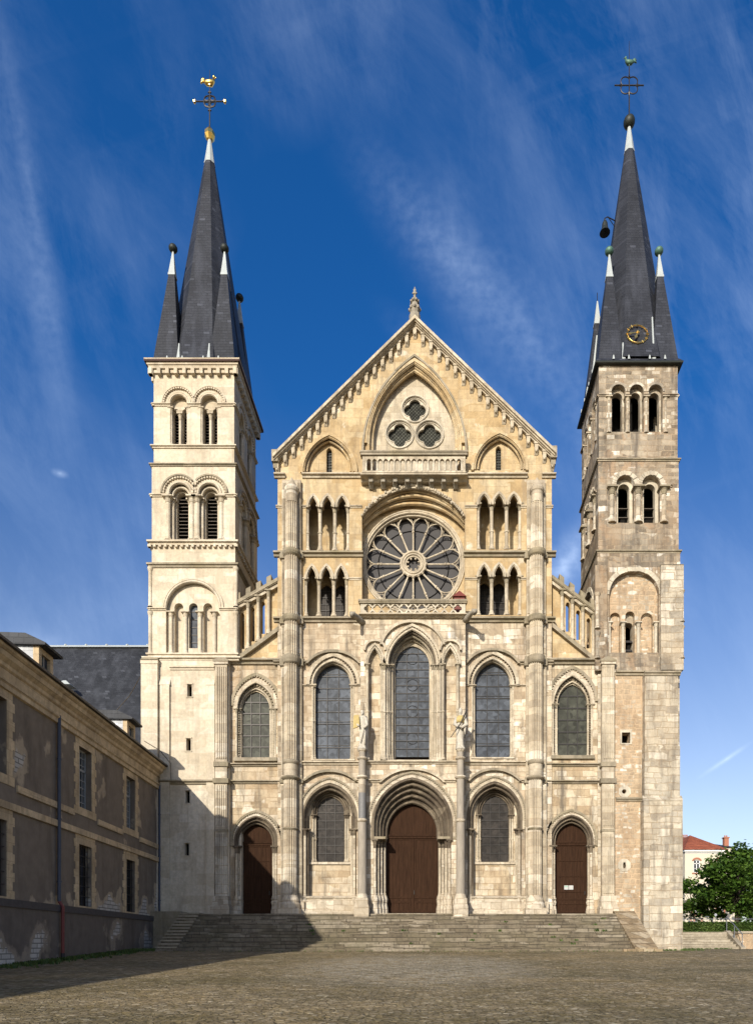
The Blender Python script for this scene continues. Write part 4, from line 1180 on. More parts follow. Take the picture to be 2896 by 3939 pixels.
        mb.m = 3; mb.box(X(cx-88,Y), X(cx+88,Y), Y-.16, Y+.2, ZG+1, Z(3464,Y)); mb.box(X(cx-110,-.1), X(cx+110,-.1), -.2, Y+.1, ZG+1, Z(3512,0))
        mb.build('window_surround', TR, church)
        stained(church, wx, 52, 3316, 3134, wt, Y+.30, M['glass_dark'], 3, 8)
    # aisle windows and doors
    STILT = False
    Y = .12
    for cx, w, tb, ts, ta, dc, dw, dts, dta in ((984.5, 52, 2918.5, 2727, 2661, 986, 64, 3256, 3170), (2201, 56.5, 2910, 2710, 2634, 2197, 63.5, 3254, 3166)):
        mb = MB()
        mb.m = 1; hood(mb, cx, 88, ts-12, ta-62, Y, 11, .1, .15, 0, .06); mb.m = 3
        hood(mb, cx, 76, ts, ta-40, Y, 12, .06)
        mb.m = 0
        roll(mb, cx, 74, ts, ta-36, Y-.02, .06)
        order(mb, cx, 64, tb, ts, ta-18, Y+.18, .6)
        mb.m = 2 if cx > 1500 else 1
        for x, z in spaced(A(cx, 68, ts, ta-26, Y+.15), .17): mb.box(x-.05, x+.05, Y+.08, Y+.2, z-.05, z+.05)
        for s in (-1, 1):
            for k in range(22):
                z = Z(tb-4,Y)+k*.125; mb.box(X(cx+s*68.5,Y)-.04, X(cx+s*68.5,Y)+.04, Y+.1, Y+.2, z, z+.08)
        mb.m = 0
        order(mb, cx, w, tb, ts, ta, Y+.32, .7); roll(mb, cx, 60, ts, ta-11, Y+.24, .055)
        for s in (-1, 1):
            for dx, y in ((75, Y+.02), (61, Y+.24)):
                shaft(mb, X(cx+s*dx,y), y, Z(tb+2,y), Z(ts,y), .06, .26, .24, Z(ts+96,y), 8, 0, 1)
        mb.m = 1; mb.box(X(cx-84,Y), X(cx+84,Y), Y-.16, Y+.5, Z(tb+12,Y), Z(tb-1,Y)); mb.m = 0
        mb.build('window_surround', TR, church)
        stained(church, cx, w, tb, ts, ta, Y+.42, M['glass_green'], 3, 6, bar=.028)
        STILT = True
        mb = MB()
        mb.m = 3; hood(mb, dc, 83, dts, dta-30, Y, 10, .06)
        mb.m = 1; hood(mb, dc, 93, dts, dta-44, Y, 8, .12, .13, 1, .06)
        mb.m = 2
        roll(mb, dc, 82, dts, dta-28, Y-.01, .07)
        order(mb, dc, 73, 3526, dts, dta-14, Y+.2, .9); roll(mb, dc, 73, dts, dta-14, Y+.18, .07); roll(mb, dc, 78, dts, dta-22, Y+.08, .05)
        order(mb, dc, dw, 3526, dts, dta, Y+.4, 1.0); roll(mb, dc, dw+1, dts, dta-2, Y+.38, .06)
        mb.m = 0
        for s in (-1, 1):
            for dx, y in ((78, Y+.06), (69, Y+.26)):
                shaft(mb, X(dc+s*(dx-2),y-.06), y-.06, Z(3462,y), Z(dts,y), .072, .4, .2, None, 9, 3 if (s > 0) == (dx == 78) else 0, 2)
                mb.m = 3; mb.lathe(X(dc+s*dx,y), y, [(.18,ZG+1.3),(.19,Z(3508,y)),(.13,Z(3486,y)),(.17,Z(3474,y)),(.13,Z(3460,y))], 8)
        pd = mb.build('portal', TR, church)
        door(pd, dc, dw, 3516, dts, dta, Y+.62, 1, dts-10)
        STILT = False
build_openings()

# ---- sloping open galleries over the aisle roofs
def build_raking():
    for mir in (False, True):
        Y = .35
        if not mir: x0, x1, ta0, ta1, tb0, tb1 = 904, 1070, 2318, 2225, 2540, 2418
        else: x0, x1, ta0, ta1, tb0, tb1 = 2292, 2124, 2344, 2216, 2540, 2404
        top = lambda x: ta0+(ta1-ta0)*(x-x0)/(x1-x0)
        bot = lambda x: tb0+(tb1-tb0)*(x-x0)/(x1-x0)
        step = (x1-x0)/4.2
        bays = [x0+step*(i+.32+.5*0) for i in range(4)]
        mb = MB()
        hs = []
        for i in range(4):
            c = x0+step*(i+.72)
            if i == 3: continue
            hs.append(O(c, 7.5, bot(c)-22, top(c)+66, top(c)+56, Y))
        mb.panel([(X(x0,Y),Z(bot(x0),Y)),(X(x0,Y),Z(top(x0),Y)),(X(x1,Y),Z(top(x1),Y)),(X(x1,Y),Z(bot(x1),Y))], Y, Y+.4, hs, back=True)
        mb.m = 1
        def rake(f, d0, d1, ya, yb):
            mb.panel([(X(x0,ya),Z(f(x0)+d1,ya)),(X(x0,ya),Z(f(x0)+d0,ya)),(X(x1,ya),Z(f(x1)+d0,ya)),(X(x1,ya),Z(f(x1)+d1,ya))], ya, yb, back=True)
        rake(top, -6, 8, -.02, .8); rake(top, 8, 13, .02, .7)
        rake(bot, -10, 8, -.05, .6)
        mb.m = 2
        rake(top, 13, 30, .1, .35)
        mb.m = 1
        for i in range(4):
            c = x0+step*(i+.28)
            mb.panel([(X(c-9,.05),Z(top(c-9)-4,.05)),(X(c-9,.05),Z(top(c-9)-30,.05)),(X(c+9,.05),Z(top(c+9)-30,.05)),(X(c+9,.05),Z(top(c+9)-4,.05))], .05, .6, back=True)
        g = mb.build('raking_gallery', [M['gable'], M['mossy'], M['trim']], church)
        for i in range(4):
            c = x0+step*(i+.25)
            colonnette(g, X(c,.15), .18, Z(bot(c)-6,.15), Z(top(c)+24,.15), .085, cap=.36, base=.3)
        # plain wall under the rake
        w = MB()
        w.panel([(X(x0,.2),Z(2536,.2)),(X(x0,.2),Z(bot(x0)+2,.2)),(X(x1,.2),Z(bot(x1)+2,.2)),(X(x1,.2),Z(2536,.2))], .2, .9)
        w.build('raking_wall', M['gable'], church)
build_raking()
# ------------------------------------------------------------------ the two towers
def sl(px): return px * D / F            # photo pixels to metres in the facade plane
def rotm(cx, cy, k): return Matrix.Translation((cx, cy, 0)) @ Matrix.Rotation(k*PI/2, 4, 'Z')

def louvres(parent, Mx, x, w, z0, z1, y, step=.2, mat='louvre', tilt=.09):
    mb = MB(Mx)
    z = z0+step*.6
    while z < z1:
        mb.xprism([(y-.06,z-tilt),(y-.06,z-tilt+.03),(y+.10,z+.03),(y+.10,z)], x-w, x+w); z += step
    mb.box(x-w, x+w, y+.14, y+.18, z0, z1)  # near-black back sheet, painted as the unlit bell chamber
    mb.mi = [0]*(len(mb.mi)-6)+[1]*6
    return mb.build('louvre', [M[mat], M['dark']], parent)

def build_left_tower():
    CX, CY = X(743), 2.25
    zz = [Z(t) for t in (1383, 1441, 1708, 1719, 1783, 1791, 2079, 2098, 2167, 2183, 2523, 2540)]
    W = MB(); subs = []
    hw1, hw2, hw3, hwl = 2.13, 2.20, 2.27, 2.44
    cy = lambda t: Z(t)
    def face(k, mb):
        mb.M = rotm(CX, CY, k)
        # top tier
        h, y = hw1, -hw1
        cs = (sl(-58), sl(60))
        zs, zb = Z(1545), Z(1706)
        holes = [opening(c, sl(34), zb, zs, sl(34)) for c in cs]
        mb.m = 0
        mb.panel(rect(-h, h, Z(1784), Z(1383)), y, y+.5, holes, sides=False)
        for c in cs:
            y2 = y+.26
            inn = [opening(c+sl(d), sl(11.5), zb-.02, Z(1562), sl(11.5), 6) for d in (-18.5, 18.5)]
            mb.panel(rect(c-sl(40), c+sl(40), zb-.05, zs+sl(40)), y2, y2+.35, inn, sides=False)
            a = arch(c, sl(36), zs, sl(36), 10); mb.tube([(p[0], y-.01, p[1]) for p in a], .07, 6)
            a = arch(c, sl(47), zs, sl(47), 10); b = arch(c, sl(40), zs, sl(40), 10); mb.band(a, b, y-.06, y+.02, out_side=True)
            for p in spaced(arch(c, sl(57), zs, sl(57), 10), .13):
                if abs(p[0]-(cs[0]+cs[1])/2) > .04 or True: mb.box(p[0]-.045, p[0]+.045, y-.1, y+.02, p[1]-.045, p[1]+.045)
            a = arch(c, sl(64), zs, sl(64), 10); b = arch(c, sl(60), zs, sl(60), 10); mb.band(a, b, y-.12, y+.02, out_side=True)
        for a, b in ((-h-.08, cs[0]-sl(32)), (cs[0]+sl(33), cs[1]-sl(33)), (cs[1]+sl(32), h+.08)):
            mb.course(a, b, y, Z(1556), Z(1544), .12)
        # second tier
        h, y = hw2, -hw2
        cs = (sl(-52), sl(61))
        zs, zb = Z(1898), Z(2077)
        holes = [opening(c, sl(42), zb, zs, sl(42)) for c in cs]
        mb.panel(rect(-h, h, Z(2168), Z(1782)), y, y+.6, holes, sides=False)
        for c in cs:
            a = arch(c, sl(44), zs, sl(44), 10); mb.tube([(p[0], y-.01, p[1]) for p in a], .08, 6)
            mb.band(opening(c, sl(50), zb, zs, sl(50)), opening(c, sl(32), zb, zs, sl(32)), y+.2, y+.5)
            a = arch(c, sl(33), zs, sl(33), 10); mb.tube([(p[0], y+.18, p[1]) for p in a], .065, 6)
            mb.band(opening(c, sl(42), zb, zs, sl(42)), opening(c, sl(22.5), zb, zs, sl(22.5)), y+.38, y+.7)
            mb.m = 1
            for p in spaced(arch(c, sl(63), zs, sl(63), 10), .15): mb.box(p[0]-.05, p[0]+.05, y-.1, y+.02, p[1]-.06, p[1]+.06)
            mb.m = 2
            a = arch(c, sl(72), zs, sl(72), 10); b = arch(c, sl(66), zs, sl(66), 10)
            keep = (lambda q: q < (cs[0]+cs[1])/2+.02) if c == cs[0] else (lambda q: q > (cs[0]+cs[1])/2-.02)
            a2 = [p for p, q in zip(a, b) if keep(p[0])]; b2 = [q for p, q in zip(a, b) if keep(p[0])]
            mb.band(a2, b2, y-.14, y+.02, out_side=True)
            mb.m = 0
        for a, b in ((-h-.08, cs[0]-sl(40)), (cs[0]+sl(41), cs[1]-sl(41)), (cs[1]+sl(40), h+.08)):
            mb.course(a, b, y, Z(1910), Z(1897), .12)
        # third tier: one wide blind arch over three niches
        h, y = hw3, -hw3
        zs, zb = Z(2344), Z(2514)
        mb.panel(rect(-h, h, Z(2540), Z(2167)), y, y+.5, [opening(0, sl(104), zb, zs, sl(104), 14)], sides=False)
        y2 = y+.2
        ns = (sl(-60), sl(-4), sl(52))
        mb.panel(rect(-sl(110), sl(110), zb-.05, zs+sl(112)), y2, y2+.4, [opening(c, sl(17), zb+(.35 if c == ns[1] else .05), Z(2331), sl(17), 8) for c in ns], sides=False)
        for c in (ns[0], ns[2]): mb.box(c-sl(20), c+sl(20), y2+.3, y2+.35, zb-.1, Z(2300))
        a = arch(0, sl(106), zs, sl(106), 14); mb.tube([(p[0], y-.02, p[1]) for p in a], .08, 6)
        a = arch(0, sl(119), zs, sl(119), 14); b = arch(0, sl(111), zs, sl(111), 14); mb.band(a, b, y-.08, y+.02, out_side=True)
        for a, b in ((-h-.08, -sl(102)), (sl(102), h+.08)): mb.course(a, b, y, Z(2350), Z(2338), .12)
        for x in (-h+.02, h-.02):
            mb.lathe(x, y+.02, [(.14,Z(2520)),(.10,Z(2500)),(.10,Z(2370)),(.14,Z(2362)),(.15,Z(2354))], 10)
            mb.lathe(x, y+.02, [(.14,Z(2335)),(.10,Z(2328)),(.10,Z(2200)),(.14,Z(2192)),(.15,Z(2184))], 10)
    for k in range(4): face(k, W)
    W.M = None; W.m = 0
    # cornice with blocks, strings all round
    for t0, t1, hw, p in ((1719,1706,hw1,.14),(1792,1780,hw2,.12),(2186,2164,hw3,.14),(2098,2076,hw2,.2),(2530,2512,hw3,.16),(2548,2530,hwl-.06,.2)):
        W.m = 2 if t1 in (1780,2164) else 0
        W.ringcourse(CX, CY, hw, Z(t0), Z(t1), p)
    W.m = 0
    for t0, t1, e in ((1419,1409,.22),(1409,1399,.30),(1399,1391,.38)):
        W.lathe(CX, CY, [(hw1+e-.04,Z(t0)),(hw1+e,Z(t1))], 4, True)
    for k in range(4):
        W.M = rotm(CX, CY, k)
        for i in range(11):
            x = -hw1-.1+(2*hw1+.2)*i/10
            W.box(x-.09, x+.09, -hw1-.24+.004*k, -hw1+.02, Z(1441), Z(1419)); 
            if i < 10: W.box(x+.12, x+.30, -hw1-.1, -hw1+.02, Z(1432), Z(1419))
        for i in range(17):
            x = -hw2-.1+(2*hw2+.2)*i/16
            W.box(x-.07, x+.07, -hw2-.15+.004*k, -hw2+.02, Z(2098)-.12, Z(2098)+.02)
    W.M = None
    # lower storey with slit windows
    fy = CY-hwl
    W.m = 0
    slits = [(735,2663),(731,2870),(727,3070),(724,3271)]
    x0, x1 = CX-hwl, X(885)
    W.panel(rect(x0, x1, ZG, Z(2540)), fy, fy+.5, [rect(X(s-8), X(s+8), Z(t+23), Z(t-23)) for s, t in slits])
    W.box(x0, CX+hwl, fy+.55, CY+hwl, ZG, Z(2541))
    W.m = 0
    W.box(X(557)-.03, X(618), fy-.22, fy+.05, ZG, Z(2566)); W.box(X(557)-.05, X(620), fy-.25, fy+.05, Z(2566), Z(2552))
    W.m = 2
    W.frustum((X(556)+X(621))/2, fy, .47, .30, Z(2552), .3, .05, Z(2532)); W.m = 0
    W.box(X(624), X(660), fy-.12, fy+.05, ZG, Z(2642)); W.xprism([(fy-.14,Z(2644)),(fy-.14,Z(2641)),(fy,Z(2618)),(fy,Z(2644))], X(622), X(662))
    W.box(X(800), X(832), fy-.1, fy+.05, ZG, Z(2642)); W.xprism([(fy-.12,Z(2644)),(fy-.12,Z(2641)),(fy,Z(2618)),(fy,Z(2644))], X(800), X(832))
    W.course(X(660), X(830), fy, Z(2584), Z(2566), .12)
    W.m = 2
    W.course(X(616), X(832), fy, Z(3022), Z(3002), .2)
    W.m = 0
    W.box(X(620), X(830), fy-.07, fy+.1, ZG, Z(3460))
    for s, t in slits:
        for a, b, c, d in ((s-13,s-9,t+27,t-24),(s+9,s+13,t+27,t-24)): W.box(X(a), X(b), fy-.035, fy+.02, Z(c), Z(d))
        W.box(X(s-13), X(s+13), fy-.06, fy+.02, Z(t-24), Z(t-29)); W.box(X(s-13), X(s+13), fy-.04, fy+.02, Z(t+27), Z(t+23.5))
    tower = W.build('bell_tower', [M['cream'], M['trim'], M['mossy']], church)
    for s, t in slits:
        g = MB(); g.box(X(s-10), X(s+10), fy+.3, fy+.34, Z(t+25), Z(t-25)); g.build('slit_shade_sheet', M['dark'], tower)  # near-black sheet behind the slit paints the dark inside
    for k in (0, 1):
        Mx = rotm(CX, CY, k)
        for c in (sl(-58), sl(60)):
            for d in (-18.5, 18.5): louvres(tower, Mx, c+sl(d), sl(13), Z(1706), Z(1550), -hw1+.55, .16)
            for d, yy in ((0, .2), (-33, -.02), (33, -.02)):
                mb = MB(Mx); shaft(mb, c+sl(d), -hw1+.12 if d else -hw1+.2, Z(1706), Z(1556) if d else Z(1574), .075, .36, .2)
                if d == 0: mb.m = 1; mb.frustum(c, -hw1+.3, .15, .2, Z(1578), .17, .24, Z(1566))
                mb.build('colonnette', [M['cream'], M['trim']], tower)
        for c in (sl(-52), sl(61)):
            louvres(tower, Mx, c, sl(24), Z(2077), Z(1876), -hw2+.62, .19)
            for d, yy, r in ((-46, -.0, .13), (46, -.0, .13), (-33, .2, .085), (33, .2, .085)):
                mb = MB(Mx); shaft(mb, c+sl(d), -hw2+yy+.04, Z(2077), Z(1909), r, .32, .2)
                mb.build('colonnette', [M['cream'], M['trim']], tower)
        for d in (-88, -32, 24, 80):
            mb = MB(Mx); shaft(mb, sl(d), -hw3+.14, Z(2516), Z(2352), .10, .24, .22); mb.build('colonnette', [M['cream'], M['cream']], tower)
        g = MB(Mx); g.box(sl(-24), sl(16), -hw3+.46, -hw3+.5, Z(2505), Z(2300)); w = g.build('narrow_window', M['glass'], tower)
        l = MB(Mx)
        for z in range(6): l.box(sl(-22), sl(14), -hw3+.43, -hw3+.455, Z(2490-z*30)-.02, Z(2490-z*30)+.02)
        l.build('leading', M['iron'], w)
    return CX, CY, hw1

def build_right_tower():
    CX, CY = X(2456), 2.15
    W = MB()
    hw1, hw2, hw3 = 2.08, 2.12, 2.18
    def face(k, mb):
        mb.M = rotm(CX, CY, k); mb.m = 0
        h, y = hw1, -hw1
        cs = (sl(-76), sl(-6), sl(67)); zs, zb = Z(1502), Z(1657)
        mb.panel(rect(-h, h, Z(1768), Z(1383)), y, y+.32, [opening(c, sl(27), zb, zs, sl(27), 8) for c in cs], sides=False)
        for c in cs:
            mb.m = 1
            mb.band(opening(c, sl(30), zb, zs+sl(0), sl(30), 8), opening(c, sl(20), zb, zs-sl(8), sl(20), 8), y+.28, y+.62)
            a = arch(c, sl(36), zs, sl(36), 8); b = arch(c, sl(27.2), zs, sl(27.2), 8); mb.band(a, b, y-.03, y+.02, out_side=True)
            mb.m = 0
        for a, b in ((-h-.02, cs[0]-sl(28)), (cs[0]+sl(28), cs[1]-sl(28)), (cs[1]+sl(28), cs[2]-sl(28)), (cs[2]+sl(28), h+.02)):
            mb.course(a, b, y, Z(1522), Z(1512), .1)
        h, y = hw2, -hw2
        cs = (sl(-51), sl(49)); zs, zb = Z(1862), Z(2010)
        mb.panel(rect(-h, h, Z(2122), Z(1766)), y, y+.34, [opening(c, sl(34), zb, zs, sl(34), 8) for c in cs], sides=False)
        for c in cs:
            mb.m = 2
            mb.band(opening(c, sl(38), zb, zs, sl(38), 8), opening(c, sl(22), zb, zs-sl(6), sl(22), 8), y+.3, y+.66)
            a = arch(c, sl(51), zs, sl(51), 9); b = arch(c, sl(35), zs, sl(35), 9)
            for i in range(len(a)-1):
                e = .03+.02*((i*7) % 3)
                mb.band(a[i:i+2], b[i:i+2], y-e, y+.02, out_side=True)
            mb.m = 0
        for a, b in ((cs[0]-sl(54), cs[0]-sl(36)), (cs[0]+sl(36), cs[1]-sl(36)), (cs[1]+sl(36), cs[1]+sl(80))):
            mb.course(a, b, y, Z(1874), Z(1862), .14)
        h, y = hw3, -hw3
        zs, zb = Z(2288), Z(2512); cc = sl(-18)
        mb.panel(rect(-h, h, Z(2590), Z(2118)), y, y+.6, [opening(cc, sl(96), zb, zs, sl(88), 14)], sides=False)
        mb.m = 2
        a = arch(cc, sl(114), zs, sl(104), 12); b = arch(cc, sl(96), zs, sl(88), 12)
        for i in range(len(a)-1): mb.band(a[i:i+2], b[i:i+2], y-.03-.015*((i*5) % 3), y+.02, out_side=True)
        y2 = y+.28
        ns = (cc-sl(68), cc-sl(10), cc+sl(55))
        mb.m = 3
        mb.panel(rect(cc-sl(105), cc+sl(105), zb-.05, zs+sl(100)), y2, y2+.5, [opening(c, sl(w), zb+.02, z, sl(w), 8) for c, w, z in zip(ns, (20,18,23), (Z(2368),Z(2361),Z(2372)))], sides=False)
        for c in (ns[0], ns[2]): mb.box(c-sl(26), c+sl(26), y2+.22, y2+.26, zb-.1, Z(2330))
        mb.m = 1
        mb.band(opening(ns[1], sl(30), zb, Z(2361), sl(24), 8), opening(ns[1], sl(17.5), zb+.02, Z(2393), sl(16), 8), y2+.3, y2+.8)
        mb.m = 0
    for k in range(4): face(k, W)
    W.M = None; W.m = 4
    W.ringcourse(CX, CY, hw1, Z(1398), Z(1384), .12)
    W.ringcourse(CX, CY, hw2, Z(1774), Z(1761), .10)
    W.ringcourse(CX, CY, hw3-.04, Z(2130), Z(2115), .12)
    W.m = 0
    # buttress at the outer corner
    W.m = 1
    fy = CY-hw3
    W.box(X(2536), CX+hw3+.10, fy-.24, fy+.05, Z(2585), Z(2182)); W.xprism([(fy-.24,Z(2184)),(fy-.24,Z(2181)),(fy+.02,Z(2172)),(fy+.02,Z(2184))], X(2536), CX+hw3+.10)
    W.m = 0
    W.box(X(2286), X(2332), fy-.16, fy+.05, Z(2585), Z(2182))
    W.m = 5
    for (xx, z0, z1) in ((CX+hw3+.02, Z(2540), Z(2418)), (CX+hw3+.02, Z(2400), Z(2280)), (X(2294), Z(2540), Z(2440)), (X(2294), Z(2425), Z(2290))):
        W.lathe(xx, fy-.16, [(.16,z0),(.10,z0+.2),(.10,z1-.2),(.17,z1)], 10)
    # lower storeys
    ly = fy-.28
    W.m = 6
    W.panel([(X(2366,ly),ZG),(X(2366,ly),Z(2590,ly)),(X(2492,ly),Z(2590,ly)),(X(2492,ly),ZG)], ly, ly+.6,
            [rect(X(2391,ly), X(2423,ly), Z(2860,ly), Z(2819,ly)), circle(X(2400,ly), Z(3046,ly), L(10,ly), 12), rect(X(2396,ly), X(2406,ly), Z(3342,ly), Z(3319,ly))])
    W.m = 1
    W.box(X(2300), CX+hw3, fy+.62, CY+hw3, ZG-.3, Z(2591)); W.box(X(2300), X(2368,ly), fy+.08, fy+.7, ZG-.3, Z(2591)); W.box(X(2488,ly), CX+hw3, fy+.08, fy+.7, ZG-.3, Z(2591)); W.box(X(2360), CX+hw3-.02, ly+.05, fy+.7, Z(2597), Z(2588))
    W.m = 4
    W.course(X(2368,ly), X(2480,ly), ly, Z(2600,ly), Z(2578,ly), .18); W.box(X(2366,ly), X(2614,ly), ly+.02, fy+.2, Z(2592,ly), Z(2584,ly))
    W.course(X(2368,ly), X(2474,ly), ly, Z(3084,ly), Z(3066,ly), .14)
    W.m = 1
    by = ly-.42
    xr = lambda s, y: X(s, y)
    W.box(X(2480,by), X(2608,by), by, CY+1.4, Z(2872,by), Z(2592,by)); W.m = 4; W.course(X(2478,by), X(2616,by), by, Z(2600,by), Z(2580,by), .14); W.m = 1
    W.box(X(2478,by), X(2614,by), by-.05, CY+1.5, Z(3068,by), Z(2872,by))
    W.box(X(2472,by), X(2622,by), by-.14, CY+1.6, ZG-.2, Z(3082,by))
    W.xprism([(by-.16,Z(3084,by)),(by-.16,Z(3080,by)),(by-.0,Z(3062,by)),(by+.1,Z(3084,by))], X(2470,by), X(2622,by))
    tower = W.build('bell_tower', [M['rubble'], M['quoin'], M['trim_pale'], M['ochre'], M['mossy'], M['quoin'], M['ochre']], church)
    # pale stones round the openings of the stair
    def frame(outer, inner):
        mb = MB(); mb.band(outer, inner, ly-.03, ly+.1, out_side=True, closed=True); mb.build('opening_frame', M['trim_pale'], tower)
    oct_ = lambda s, t, r: [(X(s,ly)+L(r,ly)*math.cos(PI/8+PI*i/4), Z(t,ly)+L(r,ly)*math.sin(PI/8+PI*i/4)) for i in range(8)]
    frame(oct_(2402,3046,25), [(X(2400,ly)+L(9,ly)*math.cos(PI/8+PI*i/4), Z(3046,ly)+L(9,ly)*math.sin(PI/8+PI*i/4)) for i in range(8)])
    o = oct_(2401,3330,26)
    q = rect(X(2396,ly), X(2406,ly), Z(3342,ly), Z(3319,ly))
    qi = [((q[2][0]), (q[1][1]+q[2][1])/2), q[2], q[2], q[3], q[3], q[0], q[0], q[1]]
    inner = [(X(2406,ly),Z(3326,ly)),(X(2405,ly),Z(3319,ly)),(X(2397,ly),Z(3319,ly)),(X(2396,ly),Z(3326,ly)),(X(2396,ly),Z(3336,ly)),(X(2397,ly),Z(3342,ly)),(X(2405,ly),Z(3342,ly)),(X(2406,ly),Z(3336,ly))]
    frame(o, inner)
    frame(rect(X(2384,ly), X(2430,ly), Z(2864,ly), Z(2808,ly)), rect(X(2391,ly), X(2423,ly), Z(2860,ly), Z(2819,ly)))
    for s, t, w, h in ((2407,2840,20,26),(2400,3046,14,14),(2401,3330,10,16)):
        g = MB(); g.box(X(s-w-14,ly), X(s+w+14,ly), ly+.78, ly+.82, Z(t+h+20,ly), Z(t-h-20,ly)); g.build('slit_shade_sheet', M['dark'], tower)  # near-black sheet set back to paint the unlit stair
    for k in (0, 3):
        Mx = rotm(CX, CY, k)
        for c in (sl(-76), sl(-6), sl(67)):
            g = MB(Mx); g.box(c-sl(36), c+sl(36), -hw1+1.9, -hw1+1.94, Z(1700), Z(1440)); g.build('opening_shade_sheet', M['dark'], tower)  # near-black sheets inside the tower paint the shade behind its openings
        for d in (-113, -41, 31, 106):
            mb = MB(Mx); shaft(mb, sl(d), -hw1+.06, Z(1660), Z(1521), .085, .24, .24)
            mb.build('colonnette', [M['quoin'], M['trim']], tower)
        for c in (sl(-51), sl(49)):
            g = MB(Mx); g.box(c-sl(50), c+sl(50), -hw2+1.95, -hw2+1.99, Z(2050), Z(1790)); g.build('opening_shade_sheet', M['dark'], tower)
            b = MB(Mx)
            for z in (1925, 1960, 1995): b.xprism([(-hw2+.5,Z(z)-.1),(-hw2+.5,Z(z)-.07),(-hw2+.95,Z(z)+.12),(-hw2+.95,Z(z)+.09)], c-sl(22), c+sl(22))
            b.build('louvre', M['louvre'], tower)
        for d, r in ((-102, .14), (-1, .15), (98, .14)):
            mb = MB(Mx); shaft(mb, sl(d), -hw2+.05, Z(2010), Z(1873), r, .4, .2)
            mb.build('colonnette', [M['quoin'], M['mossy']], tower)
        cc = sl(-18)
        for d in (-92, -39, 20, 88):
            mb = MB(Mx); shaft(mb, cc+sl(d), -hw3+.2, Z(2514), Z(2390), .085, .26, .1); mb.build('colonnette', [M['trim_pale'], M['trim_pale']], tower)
        g = MB(Mx); g.box(cc-sl(70), cc+sl(50), -hw3+1.95, -hw3+1.99, Z(2560), Z(2300)); g.build('opening_shade_sheet', M['dark'], tower)
        b = MB(Mx)
        for z in (2445, 2480, 2500): b.xprism([(-hw3+.62,Z(z)-.1),(-hw3+.62,Z(z)-.07),(-hw3+.93,Z(z)+.14),(-hw3+.93,Z(z)+.1)], cc-sl(27), cc+sl(8))
        b.build('louvre', M['screen'], tower)
    return CX, CY, hw1

